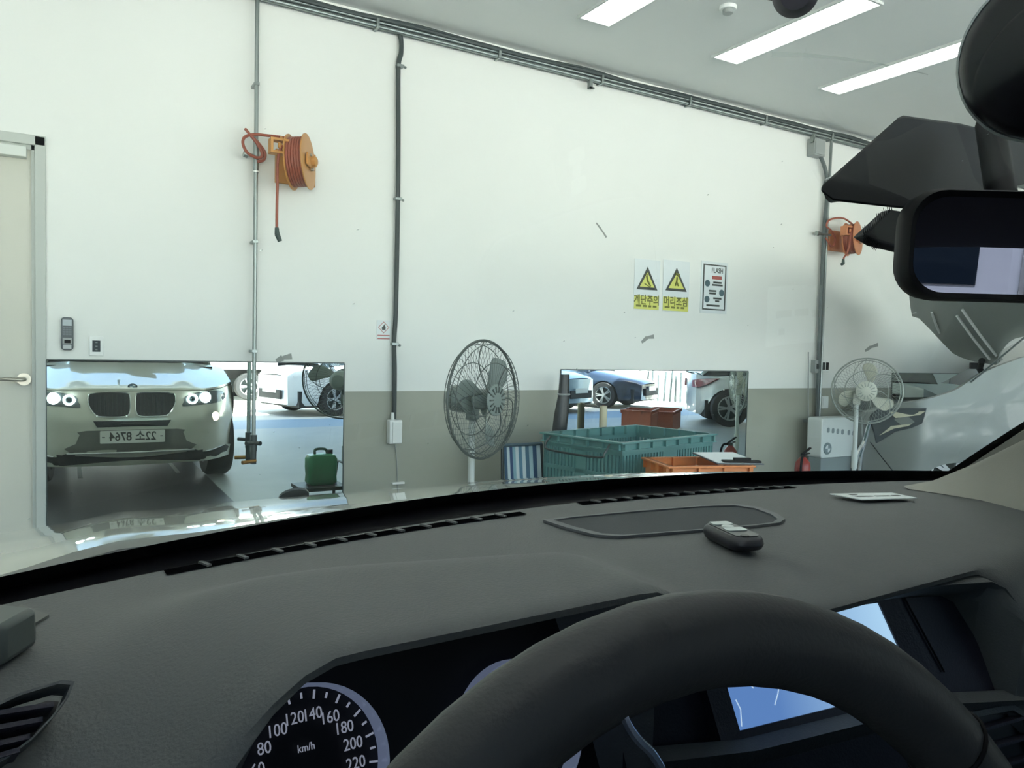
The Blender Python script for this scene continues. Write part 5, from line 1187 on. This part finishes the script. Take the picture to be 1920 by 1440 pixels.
# paper card at the foot of the windscreen
cpz = 1.1735
cp_ = [CZ(x, y, cpz) for x, y in ((1556, 927), (1615, 938), (1720, 935), (1672, 925))]; cpm = sum(cp_, V())/4
r = thing('paper_card', cpm, 'white card with a dark handwritten line lying at the foot of the windscreen', 'card')
MB().prism(cp_, (0, 0, .0012)).build('sheet', m_paper, r, M=MC)
m_ = MB()
for u0, u1, v in ((.15, .42, .55), (.48, .72, .55), (.78, .9, .52), (.2, .3, .25)):
    f2 = lambda u, v: lerp(lerp(cp_[0], cp_[3], u), lerp(cp_[1], cp_[2], u), v)
    m_.prism([f2(u0, v-.05)+V((0, 0, .0013)), f2(u1, v-.05)+V((0, 0, .0013)), f2(u1, v+.06)+V((0, 0, .0013)), f2(u0, v+.06)+V((0, 0, .0013))], (0, 0, .0003))
m_.build('written_line', m_ink, r, M=MC)
# toll terminal on the left of the dash
tz = 1.168
t0 = [CZ(x, y, tz) for x, y in ((-60, 1222), (4, 1214), (92, 1160), (40, 1140))]
tm = sum(t0, V())/4
r = thing('toll_terminal', tm, 'grey box shaped toll terminal on the left end of the dashboard', 'terminal')
MB().prism([V((p.x, p.y, tz)) for p in t0], (0, 0, .003)).build('base_pad', m_gypl if False else mat('terminal pad', (92, 94, 92), .5), r, M=MC)
bt = [CZ(x, y, tz+.028) for x, y in ((-70, 1182), (8, 1172), (70, 1137), (-10, 1128))]
bb = [lerp(V((p.x, p.y, tz+.003)), V((tm.x, tm.y, tz+.003)), -.04) for p in bt]
MB().hexa(bb+bt).build('casing', mat('terminal casing', (84, 92, 90), .4), r, M=MC, bevel=.004)
# dash camera behind the rear view mirror
dn = V((.05, -1, .12)).normalized(); d0 = V((.5, .36, 1.50))
DP = lambda px, py: CPL(px, py, d0, dn)
dcp = [(1537, 358), (1541, 348), (1560, 330), (1684, 220), (1694, 216), (1800, 231), (1925, 262), (1925, 345), (1700, 392), (1668, 389), (1562, 377)]
q = [DP(*p) for p in dcp]; qm = sum(q, V())/len(q)
r = thing('dash_camera', qm, 'flat black dash camera body fixed behind the rear view mirror', 'camera')
MB().prism(q, (qm-O).normalized()*.045).build('body', m_black, r, M=MC, bevel=.004)
MB().tube([DP(*p)+V((0, .02, 0)) for p in ((1742, 226), (1752, 219), (1765, 219), (1800, 232), (1835, 242))], .0022, 6).build('cable_loop', m_black, r, M=MC, smooth=True)
MB().cyl(qm-dn*.045, qm-dn*.075, .014, .012).build('lens', m_glassd, r, M=MC, smooth=True)
# round suction mount
dc_ = MCI @ (PD(1975, 100, .50)-O)+O; ax_ = (MCI @ (O-PD(1975, 100, .50)).normalized()*.9+V((-.75, .0, -.15))).normalized()
r = thing('suction_mount', dc_, 'round black suction mount at the top right corner', 'suction mount')
MB().lathe([(0, .02), (.043, .02), (.052, .012), (.054, .0), (.052, -.006), (0, -.006)], dc_, ax_, 40).build('cup', mat('glossy black cup', (16, 14, 20), .3, spec=.25), r, M=MC, smooth=True)
MB().lathe([(.0545, -.004), (.0565, -.002), (.0565, .003), (.0545, .005)], dc_, ax_, 40).build('clear_lip', mat('pale lip', (150, 156, 156), .2), r, M=MC, smooth=True)
MB().cyl(dc_-ax_*.004, dc_-ax_*.03, .05, .02).build('mount_neck', m_black, r, M=MC, smooth=True)
# small dark puck at the top of the windscreen
pc_ = MCI @ (PD(1492, -12, .62)-O)+O
r = thing('sensor_puck', pc_, 'small dark rounded puck at the top edge of the windscreen', 'puck')
MB().lathe([(0, .012), (.012, .011), (.018, .004), (.0185, -.006), (0, -.006)], pc_, (MCI @ (O-PD(1492, -12, .62))), 28).build('shell', mat('dark plum plastic', (44, 34, 46), .4), r, M=MC, smooth=True)
MB().cyl(pc_, pc_+V((0, .06, .03)), .008).build('stem', m_black, r, M=MC)
# black bristle brush tucked behind the mirror
bq = [DP(*p)+V((0, .05, 0)) for p in ((1618, 441), (1668, 396), (1720, 400), (1700, 470), (1648, 460))]
def DP2(px, py): return CPL(px, py, d0+V((0, .05, 0)), dn)
bq = [DP2(*p) for p in ((1620, 440), (1672, 392), (1720, 400), (1700, 470), (1648, 457))]
r = thing('bristle_brush', sum(bq, V())/5, 'black pointed brush with fine bristles sticking out left of the rear view mirror', 'brush')
MB().prism(bq, -dn*.012).build('brush_head', mat('brush black', (20, 18, 30), .8), r, M=MC, bevel=.002)
br = MB()
for (a, b), n, dv in ((((1620, 440), (1672, 394)), 16, (-2, -13)), (((1620, 440), (1650, 458)), 12, (-5, 11))):
    for i in range(n+1):
        x, y = lerp(a[0], b[0], i/n), lerp(a[1], b[1], i/n); l = .7+.6*random.random()
        br.cyl(DP2(x, y), DP2(x+dv[0]*l, y+dv[1]*l), .0006, .0003, 4)
tag(br.build('bristles', m_black, r, M=MC), kind='stuff')
